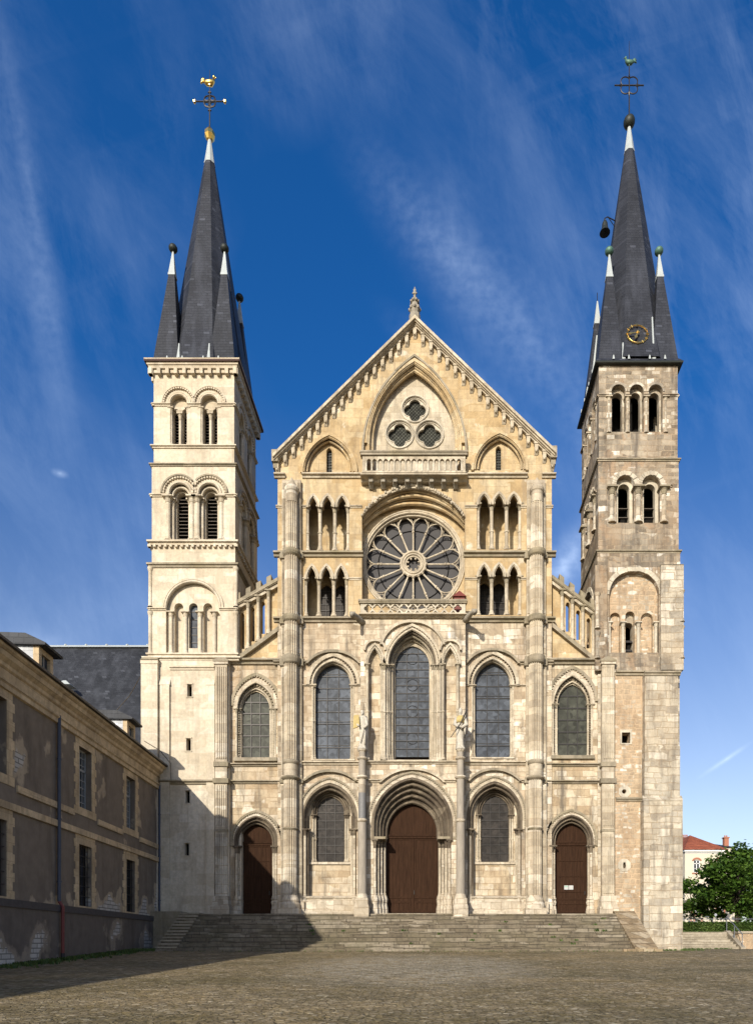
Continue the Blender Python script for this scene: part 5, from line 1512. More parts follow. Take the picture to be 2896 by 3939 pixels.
def build_spire(CX, CY, hw, zb, apex_z, turret_z, left):
    e = hw+(.34 if left else .20)
    inr = 2.16
    SX = CX; CX = CX+.12
    mb = MB()
    z1 = zb+.42
    def octv(r, z, rot=0):
        R_ = r/math.cos(PI/8)
        return [(CX+R_*math.cos(PI/8+PI*i/4+rot), CY+R_*math.sin(PI/8+PI*i/4+rot), z) for i in range(8)]
    # bell-cast skirt
    mb.lathe(SX, CY, [(e,zb-.02),(e,zb+.06),(hw+.12,zb+.2),(hw-.04,zb+.42),(hw-.25,zb+1.0)], 4, True)
    # main octagonal spire
    tw = R(0)
    zc = apex_z-1.45
    f = lambda z: inr*(apex_z+.25-z)/(apex_z+.25-z1)
    rings = [(inr*1.04, z1-.1), (f(zb+2.2)*.985, zb+2.2), (f(zc), zc)]
    vs = []
    for r, z in rings: vs += octv(r, z, tw)
    mb.add(vs, [(j*8+i, j*8+(i+1) % 8, (j+1)*8+(i+1) % 8, (j+1)*8+i) for j in range(2) for i in range(8)])
    sp = mb.build('spire', M['slate'], church)
    c = MB()
    a, b = octv(f(zc)*1.07, zc-.04, tw), octv(.07, apex_z, tw)
    c.add(a+b, [(i, (i+1) % 8, 8+(i+1) % 8, 8+i) for i in range(8)])
    c.add(octv(f(zc)*1.1, zc-.08, tw)+octv(f(zc)*1.09, zc+.02, tw), [(i, (i+1) % 8, 8+(i+1) % 8, 8+i) for i in range(8)])
    c.build('lead_cap', M['lead'], sp)
    # corner turrets, of square plan, leaning with the slope
    for k, (sx, sy) in enumerate(((-1,-1),(1,-1),(1,1),(-1,1))):
        t = MB()
        cx, cy = SX+sx*(hw-.64), CY+sy*(hw-.64)
        ax, ay = cx-sx*.10, cy-sy*.10
        cut = .80
        t.frustum(cx, cy, .66, .66, z1-.12, .66*(1-cut)+.02, .66*(1-cut)+.02, zb+(turret_z-zb)*cut, cx+(ax-cx)*cut, cy+(ay-cy)*cut)
        tt = t.build('corner_turret', M['slate'], sp)
        q = MB(); zc2 = zb+(turret_z-zb)*cut
        q.frustum(cx+(ax-cx)*cut, cy+(ay-cy)*cut, .175, .175, zc2-.03, .03, .03, turret_z, ax, ay)
        q.frustum(cx+(ax-cx)*cut, cy+(ay-cy)*cut, .19, .19, zc2-.09, .18, .18, zc2+.03)
        q.build('lead_cap', M['lead'], sp)
        if left or k != 3:
            g = MB(); g.ball((ax, ay, turret_z+.14), .235, 12, 1, 1, .85); g.lathe(ax, ay, [(.05,turret_z-.05),(.06,turret_z+.1)], 8)
            g.build('ball_finial', M['copper_dark'] if left else M['copper'], sp, True)
        else:
            g = MB(); g.tube([(ax,ay,turret_z-.1),(ax,ay,turret_z+.5)], .02, 5); g.build('spike', M['iron'], sp)
    # lead valleys between turrets and spire, snow hooks along the eaves
    for k in range(4):
        for x in (-.80, .80):
            v = MB(rotm(SX, CY, k)); lg = not left and x > 0
            v.frustum(x, -hw-.08, .09, .05, zb+.22, .05, .05, zb+.75, x, -hw+.0)
            v.frustum(x, -hw+.0, .045, .05, zb+.74, .03, .03, zb+2.7 if lg else zb+1.2, x, -hw+(.20 if lg else .05))
            v.build('lead_flashing', M['lead'], sp)
        for x in (-1.35, -.55, .55, 1.35):
            v = MB(rotm(SX, CY, k)); v.frustum(x, -hw-.2, .06, .02, zb+.14, .02, .02, zb+.36, x, -hw-.18); v.build('snow_hook', M['lead'], sp)
    g = MB(); g.lathe(SX, CY, [(e+.02,zb-.05),(e+.04,zb-.0),(e+.03,zb+.04)], 4, True)
    g.build('gutter', M['gutter'] if left else M['copper_dark'], sp)
    return sp, f, z1

def weathercock(parent, x, y, z, top, left):
    """ball, rod, cross and cock at the top of a spire"""
    b = MB()
    if left:
        b.lathe(x, y, [(.07,z-.15),(.17,z-.12),(.29,z+.08),(.29,z+.26),(.20,z+.42),(.05,z+.46)], 8)
        b.build('ball_finial', M['gilt'], parent)
    else:
        b.ball((x, y, z+.22), .32, 16); b.build('ball_finial', M['copper_dark'], parent, True)
    h = top-z
    c = MB()
    c.tube([(x,y,z+.3),(x,y,z+h*.62),(x,y,top)], [.04,.03,.010], 6)
    zc = z+h*(.54 if left else .48)
    s = .80 if left else .82
    c.tube([(x-s,y,zc),(x+s,y,zc)], .034, 6)
    if left:
        for k in range(4):
            a = PI/4+k*PI/2
            c.tube([(x+.24*math.cos(a)+.13*math.cos(u*PI/5), y, zc+.24*math.sin(a)+.13*math.sin(u*PI/5)) for u in range(10)], .028, 5, True)
        c.tube([(x+.34*math.cos(u*PI/8), y, zc+.34*math.sin(u*PI/8)) for u in range(16)], .03, 5, True)
        for sg in (-1, 1): c.frustum(x, y, .10, .03, zc+sg*.5-.02, .04, .03, zc+sg*.5+.06)
    else:
        for k in range(4):
            a = PI/4+k*PI/2
            ce = (x+.30*math.cos(a), zc+.30*math.sin(a))
            c.tube([(ce[0]+.26*math.cos(a+u*R(20)), y, ce[1]+.26*math.sin(a+u*R(20))) for u in range(-5, 6)], .03, 5)
        for k in range(4):
            a = k*PI/2
            c.tube([(x+.42*math.cos(a)-.0, y, zc+.42*math.sin(a)), (x+.6*math.cos(a), y, zc+.6*math.sin(a))], [.07,.03], 5)
    c.build('cross', M['iron'], parent)
    if left:
        t = MB()
        for p in ((x-s-.05,zc),(x+s+.05,zc),(x,zc+h*.25)):
            t.ball((p[0], y, p[1]), .10, 6, 1, 1, 1.1); t.ball((p[0], y, p[1]+.09), .06, 5)
        t.build('gilt_knob', M['gilt'], parent)
    # cock
    k = MB(); zk = z+h*(.80 if left else .74)
    d = 1 if left else -1
    sc = 1.0 if left else .8
    def P(a, b): return (x+d*a*sc, y, zk+b*sc)
    k.tube([P(-.34,.14),P(-.16,.05),P(.08,.04),P(.20,.14),P(.23,.28)], [.06*sc,.14*sc,.16*sc,.10*sc,.07*sc], 8)
    k.ball(P(.24,.36), .085*sc, 7); k.tube([P(.31,.35),P(.40,.32)], [.04*sc,.008], 5); k.ball(P(.24,.46), .05*sc, 5, .7, .4, 1.1)
    for a, b, r in ((-.42,.30,.10),(-.50,.18,.11),(-.50,.02,.09),(-.33,.30,.08)):
        k.tube([P(-.28,.12),P((a-.28)/2-.02,(b+.12)/2+.06),P(a,b)], [.06*sc,r*.7*sc,r*.45*sc], 6)
    k.tube([P(0,-.2),P(0,.02)], .03, 5)
    k.build('weathercock', M['gilt'] if left else M['copper'], parent, True)

def build_towers():
    cx, cy, hw = build_left_tower()
    zb = Z(1383, cy-hw-.36)
    ap = ZC + (VY-530)*(D+cy)/F
    sp, f, z1 = build_spire(cx, cy, hw, zb, ap, ZC+(VY-957)*(D+.75)/F, True)
    weathercock(sp, cx+.12, cy, ap, ZC+(VY-268)*(D+cy)/F, True)
    cx, cy, hw = build_right_tower()
    zb = Z(1380, cy-hw-.36)
    ap = ZC + (VY-484)*(D+cy)/F
    sp, f, z1 = build_spire(cx, cy, hw, zb, ap, ZC+(VY-968)*(D+.7)/F, False)
    weathercock(sp, cx+.12, cy, ap, ZC+(VY-156)*(D+cy)/F, False)
    # clock: an open ring with gilt hours and hands on the front of the spire
    zc = ZC + (VY-1284)*(D+cy-1.7)/F
    yf = cy - f(zc)*.985 - .14
    xc = X(2451, yf)
    zc = ZC + (VY-1284)*(D+yf)/F
    tilt = math.atan2(f(zc)-f(zc+1), 1)
    Mx = Matrix.Translation((xc, yf, zc)) @ Matrix.Rotation(-tilt, 4, 'X')
    r = L(41, yf)
    ring = MB(Mx)
    ring.tube([(r*math.cos(PI*i/18), 0, r*math.sin(PI*i/18)) for i in range(36)], .020, 6, True)
    ring.tube([(r*.9*math.cos(PI*i/18), 0, r*.9*math.sin(PI*i/18)) for i in range(36)], .014, 5, True)
    for i in range(12):
        a = PI*i/6
        ring.tube([(r*.82*math.cos(a), -.01, r*.82*math.sin(a)), (r*1.08*math.cos(a), -.01, r*1.08*math.sin(a))], .040 if i % 3 == 0 else .026, 4)
    for i in range(4):
        a = PI/4+PI*i/2
        ring.tube([(r*math.cos(a), 0, r*math.sin(a)), (r*.98*math.cos(a), .16, r*.98*math.sin(a))], .015, 4)
    clock = ring.build('clock', M['gilt'], sp)
    h = MB(Mx)
    def hand(a, l, w):
        u = (math.cos(a), math.sin(a)); n = (-u[1], u[0])
        pts = [(-.2*l,.5*w),(-.2*l,-.5*w),(.55*l,-w*.5),(.7*l,-w*1.1),(l,0),(.7*l,w*1.1),(.55*l,w*.5)]
        q = [(u[0]*a_+n[0]*b_, u[1]*a_+n[1]*b_) for a_, b_ in pts]
        h.panel(q, -.10, -.07, back=True)
    hand(R(188), r*.95, .06); h.M = Mx @ Matrix.Translation((0, -.03, 0)); hand(R(248), r*.78, .09)
    h.ball((0, -.07, 0), .09, 8)
    h.tube([(0,-.08,0),(0,.14,0)], .03, 5)
    h.build('clock_hand', M['gilt'], sp)
    # bell on a bracket
    yb = cy-.6; xb = X(2326, yb); zt = Z(846, yb)
    b = MB()
    b.lathe(xb, yb, [(.05,zt-.05),(.10,zt-.08),(.15,zt-.2),(.17,zt-.42),(.24,zt-.62),(.29,zt-.70),(.25,zt-.69)], 14)
    b.tube([(xb,yb,zt+.08),(xb,yb,zt-.06)], .03, 5)
    b.tube([(xb,yb,zt-.3),(xb,yb,zt-.74)], [.02,.05], 5)
    b.build('bell', M['copper_dark'], sp)
    k = MB()
    k.tube([(xb-.03,yb,zt-.0),(xb-.01,yb,zt+.1),(xb+.15,yb+.03,zt+.22),(xb+.75,yb+.35,zt+.3)], .028, 5)
    k.tube([(xb+.2,yb+.05,zt+.22),(xb+.72,yb+.35,zt-.1)], .02, 5)
    k.build('bracket', M['iron'], sp)
build_towers()
# ------------------------------------------------------------------ figures in stone
def skinned(name, pts, edges, rad, mat, parent=None, loc=(0,0,0), sub=2):
    """one continuous surface grown over a skeleton"""
    me = bpy.data.meshes.new(name); me.from_pydata(pts, edges, []); me.update()
    o = bpy.data.objects.new(name, me); col.objects.link(o)
    md = o.modifiers.new('skin', 'SKIN'); md.use_smooth_shade = True
    sv = me.skin_vertices[0].data
    for i, r in enumerate(rad):
        sv[i].radius = r if isinstance(r, tuple) else (r, r); sv[i].use_root = (i == 0)
    s = o.modifiers.new('sub', 'SUBSURF'); s.levels = s.render_levels = sub
    dg = bpy.context.evaluated_depsgraph_get()
    nm = bpy.data.meshes.new_from_object(o.evaluated_get(dg))
    o.modifiers.clear(); o.data = nm
    nm.materials.clear(); nm.materials.append(mat)
    nm.polygons.foreach_set('use_smooth', [True]*len(nm.polygons))
    o.location = loc
    if parent is not None: o.parent = parent
    return o

def statue_body(mb, h, lean=0, mitre=False, turn=0):
    """robed standing figure: lofted ellipses with folds, neck and head in one surface"""
    sec = [(0,.19,.15),(.03,.205,.165),(.12,.175,.145),(.35,.165,.135),(.52,.175,.14),(.64,.165,.13),(.74,.185,.125),(.80,.20,.115),(.835,.13,.09),(.85,.062,.06),(.875,.055,.058),(.89,.072,.078),(.92,.082,.092),(.95,.080,.09),(.975,.060,.068),(.99,.02,.02)]
    if mitre: sec = sec[:-3] + [(.945,.086,.092),(.955,.088,.09),(.995,.080,.06),(1.05,.02,.015)]
    n = 28; vs = []
    rnd = random.Random(int(turn*100)+3)
    ph = [rnd.uniform(0, 6) for _ in range(3)]
    for t, a, b in sec:
        z = t*h
        ox = lean*math.sin(t*PI)*.06
        for i in range(n):
            an = 2*PI*i/n
            fold = 1
            if t < .8:
                fold += .17*math.sin(an*5+ph[0]+t*8)*(1-t*.8)+.07*math.sin(an*11+ph[1]-t*14)
            if .87 < t < .96 and abs(an-1.5*PI) < .2: fold += .10 if .895 < t < .93 else .02
            vs.append((ox+a*h/1.95*fold*math.cos(an)*1.05, b*h/1.95*fold*math.sin(an), z))
    m = len(sec)
    mb.add(vs, [(j*n+i, j*n+(i+1) % n, (j+1)*n+(i+1) % n, (j+1)*n+i) for j in range(m-1) for i in range(n)] + [tuple(range(n))[::-1], tuple((m-1)*n+i for i in range(n))])

def build_statues():
    # left: bearded figure with a yellowed tablet; right: bishop with mitre and staff
    Y = -1.0
    for s, lab in ((1393, 'bearded stone figure with a lichen yellowed tablet, standing on a granite column'),
                   (1771, 'stone bishop in a mitre with slanting dark staff, standing on a granite column')):
        left = s < 1500
        zb, zt = Z(2885,Y), Z(2731 if left else 2722,Y)
        h = zt-zb
        t = empty('statue', (X(s,Y), Y, zb), lab, 'statue')
        mb = MB(Matrix.Translation((X(s,Y), Y, zb)))
        statue_body(mb, h*(1.0 if left else .95), 1 if left else -.6, not left, .2 if left else .9)
        k = h/1.95
        # sleeves and hands
        if left:
            mb.tube([(-.19*k,-.02*k,.78*h),(-.25*k,-.10*k,.62*h),(-.14*k,-.24*k,.56*h)], [.075*k,.08*k,.05*k], 8)
            mb.tube([(.19*k,-.02*k,.78*h),(.24*k,-.08*k,.60*h),(.12*k,-.22*k,.52*h)], [.075*k,.085*k,.05*k], 8)
            mb.tube([(.12*k,-.12*k,.62*h),(.05*k,-.18*k,.40*h),(-.05*k,-.18*k,.14*h)], [.06*k,.045*k,.02*k], 6)
            mb.tube([(.14*k,-.12*k,.52*h),(.15*k,-.17*k,.3*h),(.15*k,-.17*k,.1*h)], [.03*k,.045*k,.03*k], 6)
            mb.ball((0,-.095*k,.885*h), .055*k, 8, 1, .7, 1.3)
        else:
            h2 = h*.95
            mb.tube([(-.2*k,-.02*k,.78*h2),(-.26*k,-.08*k,.62*h2),(-.10*k,-.24*k,.53*h2)], [.08*k,.09*k,.05*k], 8)
            mb.tube([(.2*k,-.02*k,.78*h2),(.26*k,-.09*k,.60*h2),(.0*k,-.25*k,.50*h2)], [.085*k,.11*k,.05*k], 8)
            mb.tube([(.2*k,-.08*k,.58*h2),(.2*k,-.12*k,.36*h2)], [.09*k,.02*k], 6)
        for hx, hy, hz in (((-.14,-.25,.56),(.12,-.23,.52)) if left else ((-.10,-.25,.53),(.0,-.26,.50))):
            for j in range(4): mb.tube([(hx*k-.03*k+j*.02*k,hy*k,hz*h),(hx*k-.03*k+j*.02*k,hy*k-.05*k,hz*h-.01-.006*j),(hx*k-.03*k+j*.02*k,hy*k-.03*k,hz*h-.045)], .012*k, 5)
            mb.tube([(hx*k+.04*k,hy*k+.01,hz*h+.01),(hx*k+.02*k,hy*k-.04*k,hz*h+.03)], .012*k, 5)
        mb.M = mb.M.copy(); 
        mb.build('figure', M['statue'], t, True)
        p = MB(Matrix.Translation((X(s,Y), Y, zb)))
        if left:
            p.panel([(-.42*k,.50*h),(-.40*k,.84*h-.08),(-.34*k,.86*h-.04),(-.14*k,.84*h-.02),(-.10*k,.58*h),(-.22*k,.53*h)], -.2*k, -.12*k, back=True)
            p.build('tablet', M['lichen'], t)
        else:
            p.tube([(.28*k,-.22*k,.90*h),(-.02*k,-.30*k,.56*h),(-.46*k,-.34*k,.24*h)], [.03*k,.028*k,.015*k], 6)
            p.build('staff', M['iron'], t)
            q = MB(Matrix.Translation((X(s,Y), Y, zb)))
            q.lathe(0, 0, [(.235*k,.63*h),(.235*k,.70*h),(.2*k,.76*h),(.12*k,.80*h)], 12)
            q.v = [(v[0], Y+(v[1]-Y)*.72-.012, v[2]) for v in q.v]
            q.build('cope', M['lichen'], t, True)
        b = MB(Matrix.Translation((X(s,Y), Y, zb))); b.lathe(0, 0, [(.24*k,-.0),(.25*k,.05*k),(.2*k,.1*k)], 8); b.build('base', M['statue'], t)
    # finial figure on the gable
    Y = -.1
    x = X(1595,Y); z0 = Z(1222,Y)
    t = empty('finial_statue', (x, Y, z0), 'small grey stone figure standing on leafy carved foot at gable peak', 'statue')
    mb = MB(Matrix.Translation((x, Y, z0)))
    hp = Z(1155,Y)-z0
    mb.lathe(0, 0, [(.30,-.25),(.29,.12),(.20,.2),(.26,.35),(.30,.45),(.20,.6),(.16,hp*.82),(.24,hp*.93),(.18,hp)], 8)
    for i in range(8): mb.ball((.26*math.cos(i*PI/4), .26*math.sin(i*PI/4), .42), .09, 5); mb.ball((.2*math.cos(i*PI/4+.4), .2*math.sin(i*PI/4+.4), hp*.9), .07, 5)
    mb.build('carved_foot', M['finial'], t)
    f = MB(Matrix.Translation((x, Y, z0+hp)))
    statue_body(f, Z(1110,Y)-Z(1155,Y)+.10, 0, False, .5)
    for s in (-1, 1): f.tube([(s*.07,-.0,.42),(s*.10,-.05,.32),(s*.02,-.09,.30)], [.035,.035,.02], 6)
    f.build('figure', M['finial'], t, True)
build_statues()

# ------------------------------------------------------------------ steps in front of the church
def build_steps():
    n = 12
    zt = Z(3519, -.3); run = (abs(FOOT_Y)-1.15)/(n-1)
    st = empty('front_steps', (0, -2.5, ZG), 'broad flight of worn grey stone steps before the church doors', 'steps')
    mb = MB(); rise = (zt-ZG)/n
    rnd = random.Random(5)
    for i in range(n):
        y0 = FOOT_Y+run*i
        z1 = ZG+rise*(i+1)
        y1 = FOOT_Y+run*(i+1)+.02 if i < n-1 else .5
        x = -12.3
        while x < 9.15:
            w = min(rnd.uniform(1.1, 2.4), 9.2-x)
            if 9.2-(x+w) < .4: w = 9.2-x
            dz, dy = rnd.uniform(-.014,.008), rnd.uniform(-.012,.012)
            j = .006
            mb.xprism([(y1+.25,z1-rise*1.1),(y0+dy,z1-rise*1.08),(y0+dy,z1-.02+dz),(y0+dy+.02,z1+dz),(y1+.25,z1+dz)], x+j, x+w-j)
            x += w
    mb.box(-12.25, 9.15, FOOT_Y+run*4, .4, ZG-.2, ZG+rise*3.2); mb.box(-12.25, 9.15, FOOT_Y+run*8, .4, ZG+rise, ZG+rise*7.2)
    mb.build('treads', M['steps'], st)
    # narrow side flight at the left end, and the ramped parapet at the right end
    s = MB()
    for i in range(n):
        y0 = FOOT_Y-.1+run*i; s.box(-12.95, -12.02, y0, y0+run+.02 if i < n-1 else -.45, ZG-.2, ZG+rise*(i+1)+.03)
        s.box(-12.97, -12.0, y0-.04, y0+.1, ZG+rise*(i+1)-.02, ZG+rise*(i+1)+.045)
    s.mi = [(i//6) % 2 for i in range(len(s.mi))]
    s.build('side_flight', [M['steps'], M['pale_step']], st)
    k = MB(); k.box(-16, -12.98, -1.3, .1, ZG-.2, Z(3512)); k.box(-13.3, -12.98, -3.2, -1.28, ZG-.2, ZG+.5)
    k.build('side_wall', M['mossy'], st)
    p = MB(); zt2 = Z(3506,-.7)
    prof = [(FOOT_Y-.25,ZG-.1),(FOOT_Y-.25,ZG+.16),(FOOT_Y+.1,ZG+.30),(-.75,zt2),(.1,zt2+.03),(.1,ZG-.1)]
    p.xprism(prof, 9.2, 10.25); p.m = 0
    p.box(8.6, 10.4, FOOT_Y-.5, FOOT_Y-.2, ZG-.1, ZG+.10)
    p.build('ramp_parapet', M['ramp'], st)
    f = MB(); f.box(-12.9, 8.6, FOOT_Y-.32, FOOT_Y+.02, ZG-.1, ZG+.07); f.build('kerb', M['steps'], st)
    # rough footing under the right tower
build_steps()

# ------------------------------------------------------------------ abbey building on the left
AX0, ASL = -12.48, -.058          # its front: x = AX0 + ASL * distance
def build_abbey():
    ang = math.atan2(1, ASL)      # direction of the wall going away
    base = Vector((AX0+ASL*35.4, -0.15, 0))
    ab = empty('abbey_building', (base.x-3, -8, ZG), 'long shaded building with peeling brown plaster and pale quoined windows, beside the church tower', 'building')
    # local frame: u along the wall towards the camera, v out of the wall into the court, w up
    ud = Vector((-ASL, -1, 0)).normalized(); vd = Vector((ud.y*-1, ud.x, 0)); vd = Vector((1, -ASL*-1*-1, 0)).normalized()
    vd = Vector((-ud.y, ud.x, 0)).normalized()
    if vd.x < 0: vd = -vd
    Mx = Matrix(((ud.x, -vd.x, 0, base.x), (ud.y, -vd.y, 0, base.y), (0, 0, 1, ZC), (0, 0, 0, 1)))
    # in this frame x runs towards the camera, y into the building, z is height above the eye
    U = lambda d: (35.4-d)/abs(ud.y)*1.0
    LEN = U(ABBEY_END)
    H = 8.75
    zg = ZG-ZC-1.2
    wins = [(31.15,32.2),(26.5,27.6),(20.5,21.6),(15.8,16.9),(11.5,12.6)]
    holes, W = [], []
    for a, b in wins:
        u1, u0 = U(a), U(b)
        if u1 > LEN-.6: continue
        W.append((u0, u1))
        holes.append(rect(u0, u1, 5.45, 7.85)); holes.append(rect(u0, u1, 1.55, 3.98))
    w = MB(Mx)
    w.panel(rect(0, LEN, 1.2, H), 0, .45, holes)
    w.box(LEN-.02, LEN, .01, 9, zg, H); w.box(0, LEN, 8.9, 9, zg, H)
    w.m = 1
    w.box(0, LEN+.08, -.12, 8, zg, 1.22); w.m = 2; w.box(0, LEN+.1, -.17, .1, 1.22, 1.47)
    wall = w.build('wall', [M['plaster'], M['plinth'], M['plinth_cap']], ab)
    # toothed stone surrounds
    s = MB(Mx)
    for (u0, u1) in W:
        for z0, z1, up in ((5.45,7.85,True),(1.55,3.98,False)):
            tz = z1+(.82 if up else .62)
            L_, R_ = [], []
            k = 0; z = z0-(.1 if not up else .3)
            while z < tz-.01:
                zn = min(z+.30, tz); e = .30 if k % 2 else .42
                L_ += [(u0-e,z),(u0-e,zn)]; R_ += [(u1+e,z),(u1+e,zn)]; z = zn; k += 1
            out = L_ + [(p[0],p[1]) for p in R_[::-1]]
            zb = L_[0][1]
            s.panel(out, -.025, .02, [rect(u0, u1, max(z0, zb+.02), z1)])
    for z0, z1, pr in ((5.02,5.25,.07),(4.35,4.58,.09)):
        us = sorted(W); 
        s.box(0, LEN, -pr, .01, z0, z1) if z0 < 5 else None
        if z0 > 5:
            prev = 0
            for u0, u1 in us: s.box(prev, u0-.55, -pr, .01, z0, z1); prev = u1+.45
            s.box(prev, LEN, -pr, .01, z0, z1)
    s.build('stone_dressing', M['dressing'], ab)
    c = MB(Mx)
    c.xprism([(0,H-.62),(-.10,H-.60),(-.10,H-.45),(-.16,H-.40),(-.16,H-.34),(.02,H-.34)], 0, LEN)
    c.xprism([(.02,H-.34),(-.05,H-.33),(-.07,H),(-.14,H+.05),(-.16,H+.15),(-.30,H+.27),(-.34,H+.40),(-.44,H+.47),(-.44,H+.56),(.3,H+.6),(.3,H-.34)], -.02, LEN+.1)
    c.build('cornice', M['dressing'], ab)
    g = MB(Mx); g.xprism([(-.56,H+.56),(-.54,H+.66),(.3,H+1.0),(.3,H+.57)], -.04, LEN+.12); g.build('gutter', M['gutter_dark'], ab)
    r = MB(Mx)
    hz = 4.5; rise = 2.35
    zr = H+.66
    r.add([(-.02,-.5,zr),(LEN+.15,-.5,zr),(LEN-2.8,hz,zr+rise),(-.02,hz,zr+rise),(-.02,9.5,zr),(LEN+.15,9.5,zr)], [(0,1,2,3),(3,2,5,4),(1,5,2),(0,3,4)])
    r.build('roof', M['slate_far'], ab)
    # windows: white frames with bars above, iron grilles below
    for (u0, u1) in W:
        f = MB(Mx); z0, z1 = 5.45, 7.85; y = .22; m = (u0+u1)/2
        for a, b, e, h in ((u0,u0+.07,z0,z1),(u1-.07,u1,z0,z1),(u0,u1,z0,z0+.07),(u0,u1,z1-.07,z1),(m-.04,m+.04,z0,z1),(u0,u1,z0+1.55,z0+1.64)): f.box(a, b, y, y+.06, e, h)
        for q in (u0+(m-u0)*.5, m+(u1-m)*.5): f.box(q-.014, q+.014, y+.01, y+.05, z0, z1)
        for j in range(1, 8):
            if j != 5: f.box(u0, u1, y+.012, y+.048, z0+.3*j-.014, z0+.3*j+.014)
        fo = f.build('window', M['old_white'], ab)
        p = MB(Mx); p.box(u0, u1, y+.065, y+.085, z0, z1); p.build('pane', M['pane'], fo)
        f = MB(Mx); z0, z1 = 1.55, 3.98
        for a, b, e, h in ((u0,u0+.06,z0,z1),(u1-.06,u1,z0,z1),(u0,u1,z1-.06,z1),(m-.03,m+.03,z0,z1)): f.box(a, b, y, y+.06, e, h)
        for j in range(1, 6): f.tube([(u0+(u1-u0)*j/6, .08, z0), (u0+(u1-u0)*j/6, .08, z1)], .016, 5)
        for j in range(1, 6): f.tube([(u0, .075, z0+.4*j), (u1, .075, z0+.4*j)], .014, 5)
        fo = f.build('window', M['iron'], ab)
        p = MB(Mx); p.box(u0, u1, y+.065, y+.085, z0, z1); p.build('pane', M['pane'], fo)
    # dormers
    for d0, d1 in ((32.0,33.0),(24.1,25.1),(16.2,17.2)):
        u0, u1 = U(d1), U(d0)
        if u1 > LEN-2: continue
        y0 = .28; zt = 10.75; zb_ = zr+(y0+.5)*rise/5-.15
        m = MB(Mx)
        m.panel(rect(u0, u1, zb_, zt), y0, y0+.2, [rect(u0+.2, u1-.2, zb_+.35, zt-.25)])
        m.m = 1
        yb = (zt-zr)/rise*5-.5
        for u in (u0+.004, u1-.004): m.add([(u,y0,zb_),(u,y0,zt),(u,yb+.2,zt),(u,y0+.02,zb_-.1)], [(0,1,2,3)])
        m.m = 2
        m.xprism([(y0-.28,zt-.06),(y0-.30,zt+.02),(y0+.4,zt+.34),(yb+1.0,zt+.36),(yb+.6,zt-.05)], u0-.14, u1+.14)
        dm = m.build('dormer', [M['dressing'], M['slate_pale'], M['slate_far']], ab)
        p = MB(Mx); p.box(u0+.18, u1-.18, y0+.12, y0+.15, zb_+.3, zt-.2)
        p.mi = [0]*6; p.build('pane', M['pane'], dm)
        p = MB(Mx); mm = (u0+u1)/2
        for a, b, e, h in ((mm-.025,mm+.025,zb_+.35,zt-.25),(u0+.2,u1-.2,zb_+.9,zb_+.94)): p.box(a, b, y0+.08, y0+.13, e, h)
        p.build('frame', M['old_white'], dm)
    ch = MB(Mx); ch.box(U(29.4), U(28.6), 3.6, 4.4, zr+1.4, zr+2.75); ch.build('chimney', M['dressing'], ab)
    # rain pipes
    for d, low in ((24.75, M['red_pipe']), (35.25, M['black_pipe'])):
        u = U(d)
        q = MB(Mx); q.tube([(u,-.11,H-.32),(u,-.11,1.6)], .065, 8)
        for z in (2.3,4.6,6.8): q.tube([(u,-.11,z),(u,-.11,z+.06)], .085, 8)
        dp = q.build('drainpipe', M['blue_pipe'], ab)
        q = MB(Mx); q.tube([(u,-.11,1.6),(u,-.24,1.4),(u,-.24,-.3)], .06, 8); q.build('lower_pipe', low, dp)
        q = MB(Mx); q.tube([(u,-.24,-.3),(u,-.24,-1.6)], .068, 8); q.build('pipe_foot', M['black_pipe'], dp)
    return Mx
